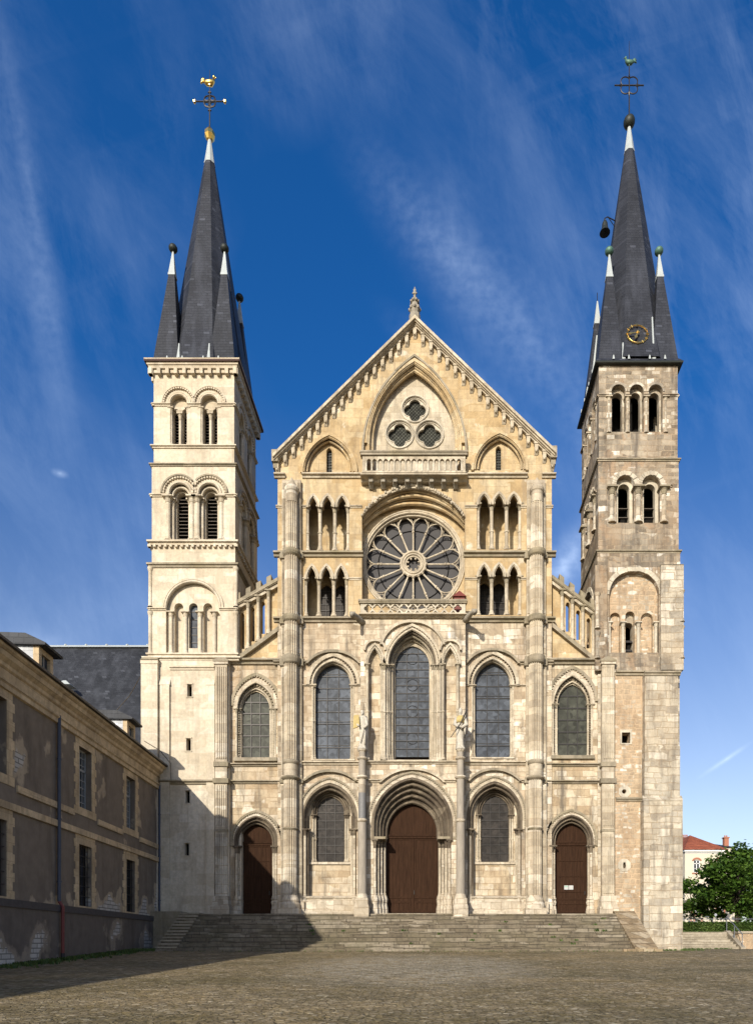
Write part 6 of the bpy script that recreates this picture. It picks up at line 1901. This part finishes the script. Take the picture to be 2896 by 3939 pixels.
def plaster_mat(name, base, bare, brick, lo, thr):
    """brown render, fallen away in patches over pale undercoat and, low down, white brickwork"""
    m, nd, lk, bs = mat_base(name)
    tc = nd.new('ShaderNodeTexCoord'); ob = tc.outputs['Object']
    sep = nd.new('ShaderNodeSeparateXYZ'); lk.new(ob, sep.inputs[0])
    n0 = nz(nd, lk, ob, 2.5, 7, .65)
    c = mixc(nd, lk, n0, [x*.6 for x in base], [x*1.25 for x in base])
    big = nz(nd, lk, mapped(nd, lk, ob, (1,1,.8), (2,5,1)), .45, 6, .55)
    hgt = nd.new('ShaderNodeMapRange'); lk.new(sep.outputs[2], hgt.inputs['Value'])
    hgt.inputs['From Min'].default_value = lo; hgt.inputs['From Max'].default_value = lo+2.2; hgt.inputs['To Min'].default_value = .20; hgt.inputs['To Max'].default_value = 0
    ad = nd.new('ShaderNodeMath'); ad.operation = 'ADD'; lk.new(big, ad.inputs[0]); lk.new(hgt.outputs[0], ad.inputs[1])
    f1 = ramp(nd, lk, ad.outputs[0], [(thr,0),(thr+.028,1)])
    c = mixc(nd, lk, f1, c, mixc(nd, lk, n0, [x*.75 for x in bare], [x*1.15 for x in bare]))
    ysum = nd.new('ShaderNodeMath'); ysum.operation = 'ADD'; lk.new(sep.outputs[0], ysum.inputs[0]); lk.new(sep.outputs[1], ysum.inputs[1])
    cb = nd.new('ShaderNodeCombineXYZ'); lk.new(ysum.outputs[0], cb.inputs[0]); lk.new(sep.outputs[2], cb.inputs[1])
    br = nd.new('ShaderNodeTexBrick'); lk.new(cb.outputs[0], br.inputs['Vector'])
    for k, v in (('Color1',brick),('Color2',[x*.75 for x in brick]),('Mortar',[x*.35 for x in brick])): br.inputs[k].default_value = (*v, 1)
    br.inputs['Scale'].default_value = 1; br.inputs['Brick Width'].default_value = .5; br.inputs['Row Height'].default_value = .17; br.inputs['Mortar Size'].default_value = .02
    f2 = ramp(nd, lk, ad.outputs[0], [(thr+.055,0),(thr+.075,1)])
    c = mixc(nd, lk, f2, c, br.outputs['Color'])
    sk = ramp(nd, lk, nz(nd, lk, mapped(nd, lk, ob, (1.4,1.4,.25)), 1.2, 6, .6), [(.5,0),(.75,1)])
    c = mixc(nd, lk, mixc(nd, lk, .55, (0,0,0), sk), c, [x*.35 for x in base])
    lk.new(c, bs.inputs['Base Color']); bs.inputs['Roughness'].default_value = .95; bs.inputs['Specular IOR Level'].default_value = .1
    bump(nd, lk, bs, n0, .5, .03)
    return m
M['plaster'] = plaster_mat('brown_plaster', (.215,.175,.135), (.43,.345,.24), (.52,.48,.42), .6, .565)
M['plinth'] = plaster_mat('grey_plinth_plaster', (.165,.137,.112), (.30,.245,.185), (.55,.51,.45), -.6, .635)
M['plinth_cap'] = plain('plinth_cap', (.075,.065,.06), .9, var=.4)
M['dressing'] = stone('dressed_stone', [(0,(.55,.42,.26)),(1,(.66,.52,.335))], (.36,.27,.17), .7, .3, .008, (.5,(.24,.185,.12)), (.4,(.12,.095,.075)), .01, .4, seed=14)
M['gutter_dark'] = plain('dark_gutter', (.05,.045,.042), .6, .2, var=.4)
M['old_white'] = plain('old_white_paint', (.30,.30,.28), .6, var=.2)
M['red_pipe'] = plain('red_pipe', (.16,.03,.025), .5, .1, var=.3)
M['slate_pale'] = slate('pale_slate', (.42,.43,.44), .3, .2)

ABBEY_END = 11.0
AM = build_abbey()

def build_abbey_wing():
    """the lower continuation of the same range towards the camera, out of the picture but casting its shade on the court"""
    w = empty('abbey_wing', (-20, -26, 0.3), 'lower shaded wing continuing the plastered building beside the court', 'building')
    mb = MB()
    x1 = WING[0]; h = WING[1]
    ya, yb = -11.8-D+11.6-.3, -60
    mb.vprism([(WING[0]-9,-24.4),(WING[0]-9,-60),(WING[0]-3.3,-60),(WING[0],-24.4)], -1.6, h); mb.build('wall', M['plaster'], w)
    r = MB()
    r.add([(x1-2.9,-60.4,h),(x1+.4,-24.3,h),(x1-4,-24.3,h+1.6),(x1-7,-60.4,h+1.6),(x1-9.4,-24.3,h),(x1-9.4,-60.4,h)], [(0,1,2,3),(3,2,4,5),(1,4,2),(0,3,5),(0,5,4,1)])
    r.build('roof', M['slate_far'], w)
WING = (-15.0, 11.2)
build_abbey_wing()

# steep slate roof of the range that stands behind
def build_back_roof():
    Y = 11.0
    t = empty('slate_roofed_range', (X(380,Y), Y+5, ZG), 'building with tall dark slate roof rising behind the plastered building', 'building')
    zr, ze = Z(2488,Y+6), Z(2900,Y)
    x0, x1 = -48, X(640,Y)
    mb = MB(); mb.box(x0, x1, Y+.5, Y+11.5, ZG, ze); mb.build('wall', M['dressing'], t)
    r = MB()
    nseg = 5
    prof = [(Y-.4, ze-.1), (Y+.6, ze+.55), (Y+6, zr), (Y+11.4, ze+.5), (Y+12.4, ze-.1)]
    r.xprism(prof, x0-.3, x1+.3)
    r.build('roof', M['slate_far'], t)
    q = MB(); q.xprism([(Y+5.75,zr-.12),(Y+6,zr+.12),(Y+6.25,zr-.12)], x0-.2, x1+.2)
    x = x0
    while x < x1: q.ball((x, Y+6, zr+.1), .12, 5); x += 1.6
    q.build('ridge_cap', M['lead'], t)
    v = MB(); v.frustum(X(268,Y+3), Y+2.6, .5, .5, Z(2650,Y+3), .1, .3, Z(2632,Y+3)); v.build('roof_vent', M['lead'], t)
build_back_roof()

# wires from the tower
c = MB()
a, b = (X(556,-.3), -.3, Z(2575,-.3)), (X(450,8), 8, Z(2732,8))
c.tube([a, ((a[0]+b[0])/2, (a[1]+b[1])/2, (a[2]+b[2])/2-.25), b], .022, 5)
c.tube([(X(556,-.4), -.45, Z(2852,-.4)), (X(616,-.4), -.45, Z(2888,-.4)), (X(626,-.3), -.34, Z(2900,-.3)), (X(657,-.3), -.34, Z(2938,-.3)), (X(659,-.3), -.34, Z(3000,-.3))], .016, 4)
tag(c.build('cable', M['louvre']), 'thin slack cable strung from the pale tower to the slate roof', 'cable')

# small red hut on the rose balcony, notices on the right door
t = empty('red_hut', (X(1766,.2), .2, Z(2362,-.2)), 'small dark red hut with pointed roof on the balcony below the rose window', 'hut')
h = MB(); x = X(1766,.2)
h.box(x-.28, x+.28, -.1, .5, Z(2364,.1), Z(2303,.1)); h.build('wall', M['red_paint'], t)
h = MB(); h.frustum(x, .2, .36, .40, Z(2304,.1), .02, .3, Z(2280,.1)); h.build('roof', M['red_paint'], t)
Yd = .12+.62
for s0, s1, lab in ((2169,2185,'square white paper notice with green band pinned to the right hand brown door'),(2187,2204,'wider plain white paper notice pinned on the right hand brown door')):
    n = MB(); n.box(X(s0,Yd), X(s1,Yd), Yd-.05, Yd-.036, Z(3424,Yd), Z(3408,Yd))
    if s0 == 2169: n.m = 1; n.box(X(s0+2,Yd), X(s1-2,Yd), Yd-.054, Yd-.04, Z(3414,Yd), Z(3411,Yd))
    tag(n.build('notice', [M['paper'], M['ink']]), lab, 'notice')

# ------------------------------------------------------------------ the right hand side: terrace, stairs, hedge, trees, houses
TZ = ZC+.93
t = MB(); t.box(13, 320, 12.6, 500, ZG-1, TZ)
tag(t.build('terrace', plain('terrace_gravel', (.30,.26,.20), .95, var=.25)), kind='structure')
def foliage_mat(name, dark, light, warm=.2):
    m, nd, lk, bs = mat_base(name)
    tc = nd.new('ShaderNodeTexCoord'); ob = tc.outputs['Object']
    g = nd.new('ShaderNodeNewGeometry')
    n = nz(nd, lk, ob, 1.1, 3)
    c = mixc(nd, lk, ramp(nd, lk, n, [(.35,0),(.65,1)]), dark, light)
    c = mixc(nd, lk, .6, c, ramp(nd, lk, g.outputs['Random Per Island'], [(0,.55),(1,1.4)]), 'MULTIPLY')
    lk.new(c, bs.inputs['Base Color']); bs.inputs['Roughness'].default_value = .55; bs.inputs['Specular IOR Level'].default_value = .25
    bs.inputs['Subsurface Weight'].default_value = 0
    tr = nd.new('ShaderNodeBsdfTranslucent'); lk.new(c, tr.inputs['Color'])
    mx = nd.new('ShaderNodeMixShader'); mx.inputs[0].default_value = warm
    out = nd['Material Output']; lk.new(bs.outputs[0], mx.inputs[1]); lk.new(tr.outputs[0], mx.inputs[2]); lk.new(mx.outputs[0], out.inputs[0])
    return m
M['leaf'] = foliage_mat('chestnut_leaf', (.038,.092,.012), (.108,.185,.028), .32)
M['hedge'] = foliage_mat('hedge_leaf', (.045,.085,.016), (.085,.13,.028))
M['weed'] = foliage_mat('weed_leaf', (.05,.09,.02), (.10,.14,.035))
M['bark'] = plain('bark', (.055,.042,.032), .9, var=.4, sc=(1,1,.3), scale=8)

def leaf(mb, p, s, rnd):
    a, b = rnd.uniform(0, 2*PI), rnd.gauss(0, .5)
    d = Vector((math.cos(a)*math.cos(b), math.sin(a)*math.cos(b), math.sin(b)-.25)).normalized()
    n = Vector((rnd.gauss(0,.5), rnd.gauss(0,.5), 1)).normalized()
    w = d.cross(n).normalized()*s*.42
    p = Vector(p)
    mb.add([p-d*s*.5, p-d*s*.1+w, p+d*s*.5, p-d*s*.1-w], [(0,1,2,3)])
def tree(name, x, y, z0, h, r, trunk_r, lab, seed, clumps=46, per=105, lean=0, low=.30, ls=.3):
    rnd = random.Random(seed)
    t = empty(name, (x, y, z0), lab, 'tree', 'trees behind the hedge')
    tb = MB()
    top = (x+lean, y, z0+h*.72)
    tb.tube([(x,y,z0-.2),(x+lean*.2,y,z0+h*.2),(x+lean*.5,y,z0+h*.42),top], [trunk_r*1.15,trunk_r,trunk_r*.7,trunk_r*.25], 8)
    crown = MB(); cen = []
    for i in range(clumps):
        while True:
            q = Vector((rnd.uniform(-1,1), rnd.uniform(-1,1), rnd.uniform(-1,1)))
            if q.length < 1 and q.length > .35: break
        zc = z0+h*(low+1)/2
        f = 1-.25*max(0, q.z)
        c = Vector((x+lean*.6+q.x*r*f, y+q.y*r*f, zc+q.z*h*(1-low)/2*.92))
        cen.append(c)
        cr = rnd.uniform(.55, 1.0)*r*.30
        for _ in range(per):
            v = Vector((rnd.gauss(0,1), rnd.gauss(0,1), rnd.gauss(0,.55)))
            v = v.normalized()*cr*rnd.uniform(.35,1.1)
            leaf(crown, c+v, rnd.uniform(.5,1.45)*ls, rnd)
    for c in cen[::4]:
        m = Vector((x+lean*.4, y, z0+h*rnd.uniform(.25,.5)))
        tb.tube([m, (m+c)/2+Vector((0,0,.25)), c], [trunk_r*.35,trunk_r*.2,trunk_r*.06], 5)
    tb.build('trunk', M['bark'], t, True)
    crown.build('crown', M['leaf'], t)
    return t
def at(s, d): return (s-VX)*d/F
tree('chestnut_tree', at(2838,60), 60-D, TZ, 8.0, 3.3, .30, 'large dark green chestnut tree with thick trunk, right of the house window', 11, 90, 115, 0, .16, .30)
tree('chestnut_tree', at(2737,63), 63-D, TZ, 5.4, 1.75, .12, 'slim trunked green tree in front of the middle of the cream house', 12, 44, 90, .1, .22, .26)
tree('chestnut_tree', at(2678,64), 64-D, TZ, 5.9, 1.9, .11, 'young green tree half hidden by the stone tower corner', 13, 52, 80, -.65, .20, .25)
tree('chestnut_tree', at(2905,68), 68-D, TZ, 8.2, 2.7, .26, 'dark green tree at the far right edge behind the handrail', 14, 60, 105, .2, .16, .30)
tree('conifer', at(2842,84), 84-D, TZ, 12.6, 1.1, .2, 'bluish tree top showing above the chestnut beside the brick chimney', 15, 22, 110, 0, .5, .25)
def build_hedge():
    rnd = random.Random(8)
    y0, y1 = 49.6-D, 51-D; x0, x1 = 15.5, 42
    h = empty('hedge', ((x0+x1)/2, y0, TZ), 'long clipped green hedge above the small stairs', 'hedge')
    mb = MB(); mb.box(x0, x1, y0+.12, y1-.1, TZ-.1, TZ+.66); mb.m = 0
    for _ in range(16000):
        u = rnd.random()
        if u < .62: p = (rnd.uniform(x0,x1), y0+rnd.uniform(-.03,.14), TZ+rnd.uniform(0,.78))
        else: p = (rnd.uniform(x0,x1), rnd.uniform(y0,y1), TZ+.70+rnd.gauss(0,.05))
        leaf(mb, p, rnd.uniform(.09,.17), rnd)
    mb.build('foliage', M['hedge'], h)
build_hedge()
def build_side_stairs():
    n = 7; yb = 46.2-D; x0, x1 = 14.2, 20.35
    zt = TZ
    s = empty('garden_steps', (18, yb, ZG), 'small flight of pale stone steps up to the hedge', 'steps')
    mb = MB(); rise = (zt-ZG)/n; run = .31
    rnd = random.Random(2)
    for i in range(n):
        y0 = yb+run*i; mb.box(x0, x1+.42-.06*i, y0, y0+run+.02 if i < n-1 else 12.7, ZG-.1, ZG+rise*(i+1)-.03)
        mb.box(x0, x1+.45-.06*i, y0-.03, y0+run*.9, ZG+rise*(i+1)-.03, ZG+rise*(i+1))
    mb.build('treads', M['side_step'], s)
    k = MB(); k.xprism([(yb-.3,ZG-.1),(yb-.3,ZG+.12),(yb+run*n-.1,zt+.1),(yb+run*n+.3,zt+.1),(yb+run*n+.3,ZG-.1)], x1+.43, x1+.75); k.build('kerb', M['side_step'], s)
    w = MB(); w.box(x1+.76, 60, 11.6, 12.62, ZG-.5, zt-.12); w.m = 1; w.box(x1+.7, 60, 11.5, 12.7, zt-.12, zt+.03)
    o = empty('retaining_wall', (24, 12, ZG), 'low pinkish stone retaining wall with coping right of the garden steps', 'wall')
    w.build('masonry', [M['ochre'], M['side_step']], o)
    r = empty('handrail', (x1+.6, yb, ZG), 'grey metal stair handrail on three posts beside the garden steps', 'handrail')
    xr = x1+.58
    posts = [(yb-.15, ZG, ZG+1.0), (yb+1.05, ZG+.6, ZG+1.68), (yb+2.3, zt, zt+1.08)]
    for y, z0, z1 in posts:
        p = MB(); p.tube([(xr,y,z0-.1),(xr,y,z1)], .03, 6); p.build('post', M['rail'], r)
    p = MB(); p.tube([(xr,posts[0][0]-.05,posts[0][2])]+[(xr,y,z1) for y, z0, z1 in posts[1:]], .035, 6); p.build('rail', M['rail'], r)
    p = MB(); p.tube([(xr,posts[1][0]+.05,posts[1][2]-1.0),(xr-.12,posts[1][0]-.1,posts[1][2]-.7)], .03, 5); p.build('brace', M['rail'], r)
M['side_step'] = stone('grey_step_stone', [(0,(.34,.30,.235)),(1,(.44,.395,.315))], (.24,.20,.14), 1.5, .17, .01, (.5,(.24,.20,.14)), (.3,(.15,.13,.10)), .01, .4, seed=17)
M['rail'] = plain('grey_rail', (.16,.17,.19), .5, .3, var=.1)
build_side_stairs()
def build_street_rail():
    d = 58; y = d-D
    r = empty('street_railing', (22, y, TZ), 'thin horizontal metal railing along low wall behind the hedge', 'railing')
    z1 = ZC+(VY-3537)*d/F
    w = MB(); w.box(15, 40, y+.3, y+.7, TZ-.1, TZ+.62); w.build('low_wall', M['ochre'], r)
    b = MB(); b.tube([(15,y,z1),(40,y,z1)], .035, 5); b.build('rail', M['rail'], r)
    for x in (at(2783,d), at(2740,d), at(2870,d), at(2650,d)):
        p = MB(); p.tube([(x,y,TZ-.1),(x,y,z1)], .03, 5); p.build('post', M['rail'], r)
    # round sign seen from the back
    d = 57; x = at(2752,d); z = ZC+(VY-3521)*d/F
    s = empty('road_sign', (x, d-D, TZ), 'round grey road sign on a thin post beneath the trees', 'sign')
    p = MB(); p.tube([(x,d-D,TZ-.1),(x,d-D,z-.1)], .022, 6); p.build('post', M['rail'], s)
    p = MB(Matrix.Translation((x, d-D-.03, z)) @ Matrix.Rotation(PI/2, 4, 'X')); p.lathe(0, 0, [(.115,-.012),(.12,0),(.115,.012)], 20); p.build('disc', M['sign_grey'], s)
    d = 59; x = at(2719,d); z = ZC+(VY-3528)*d/F
    s = empty('post_table', (x, d-D, TZ), 'thin T shaped metal post standing behind the hedge', 'post')
    p = MB(); p.tube([(x,d-D,TZ-.1),(x,d-D,z)], .018, 5); p.build('upright', M['rail'], s)
    p = MB(); p.box(x-.17, x+.17, d-D-.03, d-D+.03, z-.012, z+.03); p.build('crossbar', M['rail'], s)
M['sign_grey'] = plain('sign_grey', (.30,.31,.33), .5, var=.1)
build_street_rail()
M['skin'] = plain('skin', (.35,.21,.15), .6, var=.1)
M['hair'] = plain('dark_hair', (.02,.016,.014), .7, var=.2)
def person(s, d, lab, shirt, turn):
    """someone sitting behind the hedge: one continuous skinned body, hair and shirt over it"""
    x, y = at(s, d), d-D
    p = empty('person', (x, y, TZ), lab, 'person')
    p.rotation_euler = (0, 0, turn)
    pts = [(0,0,.52),(0,.02,.75),(0,.03,.97),(0,.02,1.06),(0,-.01,1.16),(0,-.02,1.26),
           (.17,.02,.98),(.23,-.02,.74),(.20,-.20,.62),(.18,-.28,.60),(-.17,.02,.98),(-.23,-.02,.74),(-.20,-.20,.62),(-.18,-.28,.60),
           (.10,-.06,.50),(.12,-.46,.50),(.12,-.48,.08),(.12,-.60,.04),(-.10,-.06,.50),(-.12,-.46,.50),(-.12,-.48,.08),(-.12,-.60,.04)]
    ed = [(0,1),(1,2),(2,3),(3,4),(4,5),(2,6),(6,7),(7,8),(8,9),(2,10),(10,11),(11,12),(12,13),(0,14),(14,15),(15,16),(16,17),(0,18),(18,19),(19,20),(20,21)]
    rad = [(.16,.12),(.14,.10),(.13,.09),.055,.085,.06,.06,.045,.036,.03,.06,.045,.036,.03,.085,.065,.045,.035,.085,.065,.045,.035]
    skinned('body', pts, ed, rad, M['skin'], p)
    h = MB(); h.ball((0,.012,1.20), .108, 10, 1, 1.02, 1.0); o = h.build('hair', M['hair'], None, True)
    o.parent = p; o.data.transform(Matrix.Scale(1, 4))
    pts2 = [pts[i] for i in (0,1,2,6,7,10,11)]
    skinned('shirt', pts2, [(0,1),(1,2),(2,3),(3,4),(2,5),(5,6)], [(.185,.14),(.165,.12),(.15,.105),.078,.062,.078,.062], shirt, p)
    b = MB()
person(2657, 54.5, 'dark haired person sitting beside the tower edge behind the hedge', plain('navy_shirt', (.05,.06,.10), .9), .4)
person(2670, 54.8, 'dark haired person in grey blue top sitting by the slanting young trunk', plain('grey_shirt', (.20,.23,.30), .9), 0)
person(2700, 55, 'hunched person in dark clothes sitting alone behind the hedge', plain('dark_shirt', (.06,.045,.045), .9), -.5)
bench = empty('bench', (at(2668,55), 55-D, TZ), 'plain low bench under the seated people behind the hedge', 'bench')
b = MB(); xa, xb = at(2648,55), at(2708,55)
b.box(xa, xb, 55-D-.25, 55-D+.2, TZ+.38, TZ+.43); b.build('seat', M['bark'], bench)
for xx in (xa+.2, xb-.2):
    b = MB(); b.box(xx-.05, xx+.05, 55-D-.2, 55-D+.15, TZ, TZ+.38); b.build('leg', M['side_step'], bench)

def build_house():
    d = 86; y = d-D
    hs = empty('cream_house', (at(2720,d), y+4, TZ), 'cream rendered house with orange tiled hipped roof behind the trees', 'house')
    zz = lambda t: ZC+(VY-t)*d/F
    x0, x1 = at(2634,d), at(2789,d)
    m = MB()
    wins = []
    for s in (2680, 2770):
        for t0, t1, w in ((3309,3359,12.5),(3478,3519,13)):
            wins.append((at(s,d), at(w+VX,d), zz(t1), zz(t0)))
    holes = [rect(x-w, x+w, z0, z1) for x, w, z0, z1 in wins]
    m.panel(rect(x0, x1, TZ-.2, zz(3278)), y, y+.4, holes)
    m.box(x0, x1, y+.45, y+9, TZ-.2, zz(3278))
    m.build('wall', M['cream_render'], hs)
    m = MB(); m.box(x0-.15, x1+.2, y-.3, y+9.2, zz(3278), zz(3271)); m.course(x0, x1, y, zz(3285), zz(3280), .12)
    m.build('cornice', M['white_paint'], hs)
    r = MB(); e = zz(3271); za = ZC+(VY-3217)*(d+4.2)/F; xm = at(2684,d)+.35
    r.add([(x0-.25,y-.45,e),(x1+.3,y-.45,e),(x1+.3,y+9.4,e),(x0-.25,y+9.4,e),(xm,y+3.6,za),(xm+.1,y+5.2,za)], [(0,1,4),(1,2,5,4),(2,3,5),(3,0,4,5)])
    r.build('roof', M['tile'], hs)
    for x, w, z0, z1 in wins:
        up = z0 > zz(3400)
        f = MB()
        for a, b, c, g in ((x-w,x-w+.09,z0,z1),(x+w-.09,x+w,z0,z1),(x-w,x+w,z0,z0+.1),(x-w,x+w,z1-.08,z1),(x-.05,x+.05,z0,z1),(x-w,x+w,z1-.5,z1-.42),(x-w,x+w,z0+.55,z0+.59)): f.box(a, b, y+.1, y+.17, c, g)
        fo = f.build('window', M['white_paint'], hs)
        p = MB(); p.box(x-w, x+w, y+.18, y+.2, z0, z1); p.build('pane', M['pane'] if up else M['curtain'], fo)
        s = MB()
        s.band(arch(x, w+.22, z1-.12, .42, 6), arch(x, w, z1-.12, .2, 6), y-.05, y+.06, out_side=True)
        if not up:
            for sx in (-1, 1): s.box(x+sx*(w+.1)-.1, x+sx*(w+.1)+.1, y-.04, y+.05, z0, z1-.12)
        s.box(x-w-.2, x+w+.2, y-.1, y+.1, z0-.14, z0)
        s.build('brick_surround', M['brick'] , fo)
    # the slate house behind it
    d2 = 100; y2 = d2-D; z2 = lambda t: ZC+(VY-t)*d2/F
    g = empty('slate_house', (at(2640,d2), y2+4, TZ), 'grey slate roofed house with pots on its brick stack behind the tiled roof', 'house')
    x0, x1 = at(2600,d2), at(2826,d2)
    m = MB(); m.box(x0, x1, y2, y2+8, TZ, z2(3262)); m.build('wall', M['cream_render'], g)
    r = MB(); r.add([(x0,y2-.3,z2(3262)),(x1+.4,y2-.3,z2(3262)),(x1-2.6,y2+3.5,z2(3231)),(x0,y2+3.5,z2(3231)),(x0,y2+8.3,z2(3262)),(x1+.4,y2+8.3,z2(3262))], [(0,1,2,3),(3,2,5,4),(1,5,2)])
    r.build('roof', M['slate_far'], g)
    c = MB(); ca, cb_ = at(2635,d2), at(2664,d2); c.box(ca, cb_, y2+1.5, y2+2.4, z2(3262), z2(3219)); c.box(ca-.06, cb_+.06, y2+1.44, y2+2.46, z2(3219), z2(3216))
    cm = MB(); cx = at(2806,d2); cm.box(cx-.33, cx+.33, y2+1.0, y2+1.7, z2(3290), z2(3221)); cm.box(cx-.42, cx+.42, y2+.9, y2+1.8, z2(3221), z2(3217))
    c3 = cm.build('chimney', M['brick'], g)
    for i in (-1, 1):
        q = MB(); q.lathe(cx+i*.14, y2+1.35, [(.12,z2(3218)),(.09,z2(3209))], 8); q.build('chimney_pot', M['brick'], c3)
    ch = c.build('chimney', M['brick_dark'], g)
    for i in range(4):
        q = MB(); px = ca+.14+i*(cb_-ca-.28)/3; q.lathe(px, y2+1.95, [(.12,z2(3217)),(.09,z2(3208)),(.13,z2(3206)),(.10,z2(3204))], 8); q.build('chimney_pot', M['brick'], ch)
M['cream_render'] = plain('cream_render', (.58,.52,.41), .9, var=.07, scale=1.5)
M['tile'] = stone('orange_roof_tile', [(0,(.30,.085,.045)),(1,(.40,.125,.065))], (.14,.04,.025), .35, .22, .03, (.4,(.18,.06,.04)), (.3,(.14,.06,.045)), 0, .5, seed=18)
M['brick'] = plain('red_brick', (.34,.14,.085), .85, var=.2, scale=9)
M['brick_dark'] = plain('dark_brick', (.16,.07,.05), .85, var=.25, scale=9)
M['curtain'] = plain('net_curtain', (.50,.52,.50), .6, var=.1)
build_house()

# ------------------------------------------------------------------ weeds and grass
def tuft(mb, x, y, z, n, s, rnd):
    for _ in range(n):
        a = rnd.uniform(0, 2*PI); l = s*rnd.uniform(.5, 1.2); b = rnd.uniform(.2, .9)
        p = Vector((x+rnd.gauss(0, s*.4), y+rnd.gauss(0, s*.3), z-.01)); w = Vector((math.cos(a+PI/2), math.sin(a+PI/2), 0))*l*.12
        t = p+Vector((math.cos(a)*b*l*.7, math.sin(a)*b*l*.7, l*.8)); m = (p+t)/2+Vector((0,0,l*.15))
        mb.add([p-w, p+w, m+w, t, m-w], [(0,1,2,3,4)])
def build_weeds():
    rnd = random.Random(21)
    run = (abs(FOOT_Y)-1.15)/11; rise = (Z(3519,-.3)-ZG)/12
    for k in range(22):
        i = rnd.randint(0, 10); x = rnd.uniform(-6.4, 9)
        if k < 3: i, x = 6, (-6.1, -1.6, 7.9)[k]
        mb = MB(); tuft(mb, x, FOOT_Y+run*i-.03, ZG+rise*i, 26, .14 if k > 2 else .2, rnd)
        o = mb.build('weed', M['weed'])
        tag(o, 'small green weed sprouting from a joint of the front steps', 'weed', 'weeds on the front steps')
    mb = MB()
    for _ in range(700):
        d = 20+15*rnd.random()**.8; x = AX0+ASL*d+.15+abs(rnd.gauss(0,.45))
        tuft(mb, x, d-D, ground_z(x, d-D), 6, .16, rnd)
    for _ in range(140): x = rnd.uniform(-12.5, 10); tuft(mb, x, FOOT_Y-.38-abs(rnd.gauss(0,.12)), ground_z(x, FOOT_Y-.4), 5, .07, rnd)
    for _ in range(260): x = rnd.uniform(10.2, 20); y = (-1.7-abs(rnd.gauss(0,.5))) if x < 13.2 else 10.2-abs(rnd.gauss(0,.4)); tuft(mb, x, y, ZG, 5, .12, rnd)
    tag(mb.build('grass', M['weed']), 'short green grass along the foot of the walls', 'grass', kind='stuff')
build_weeds()
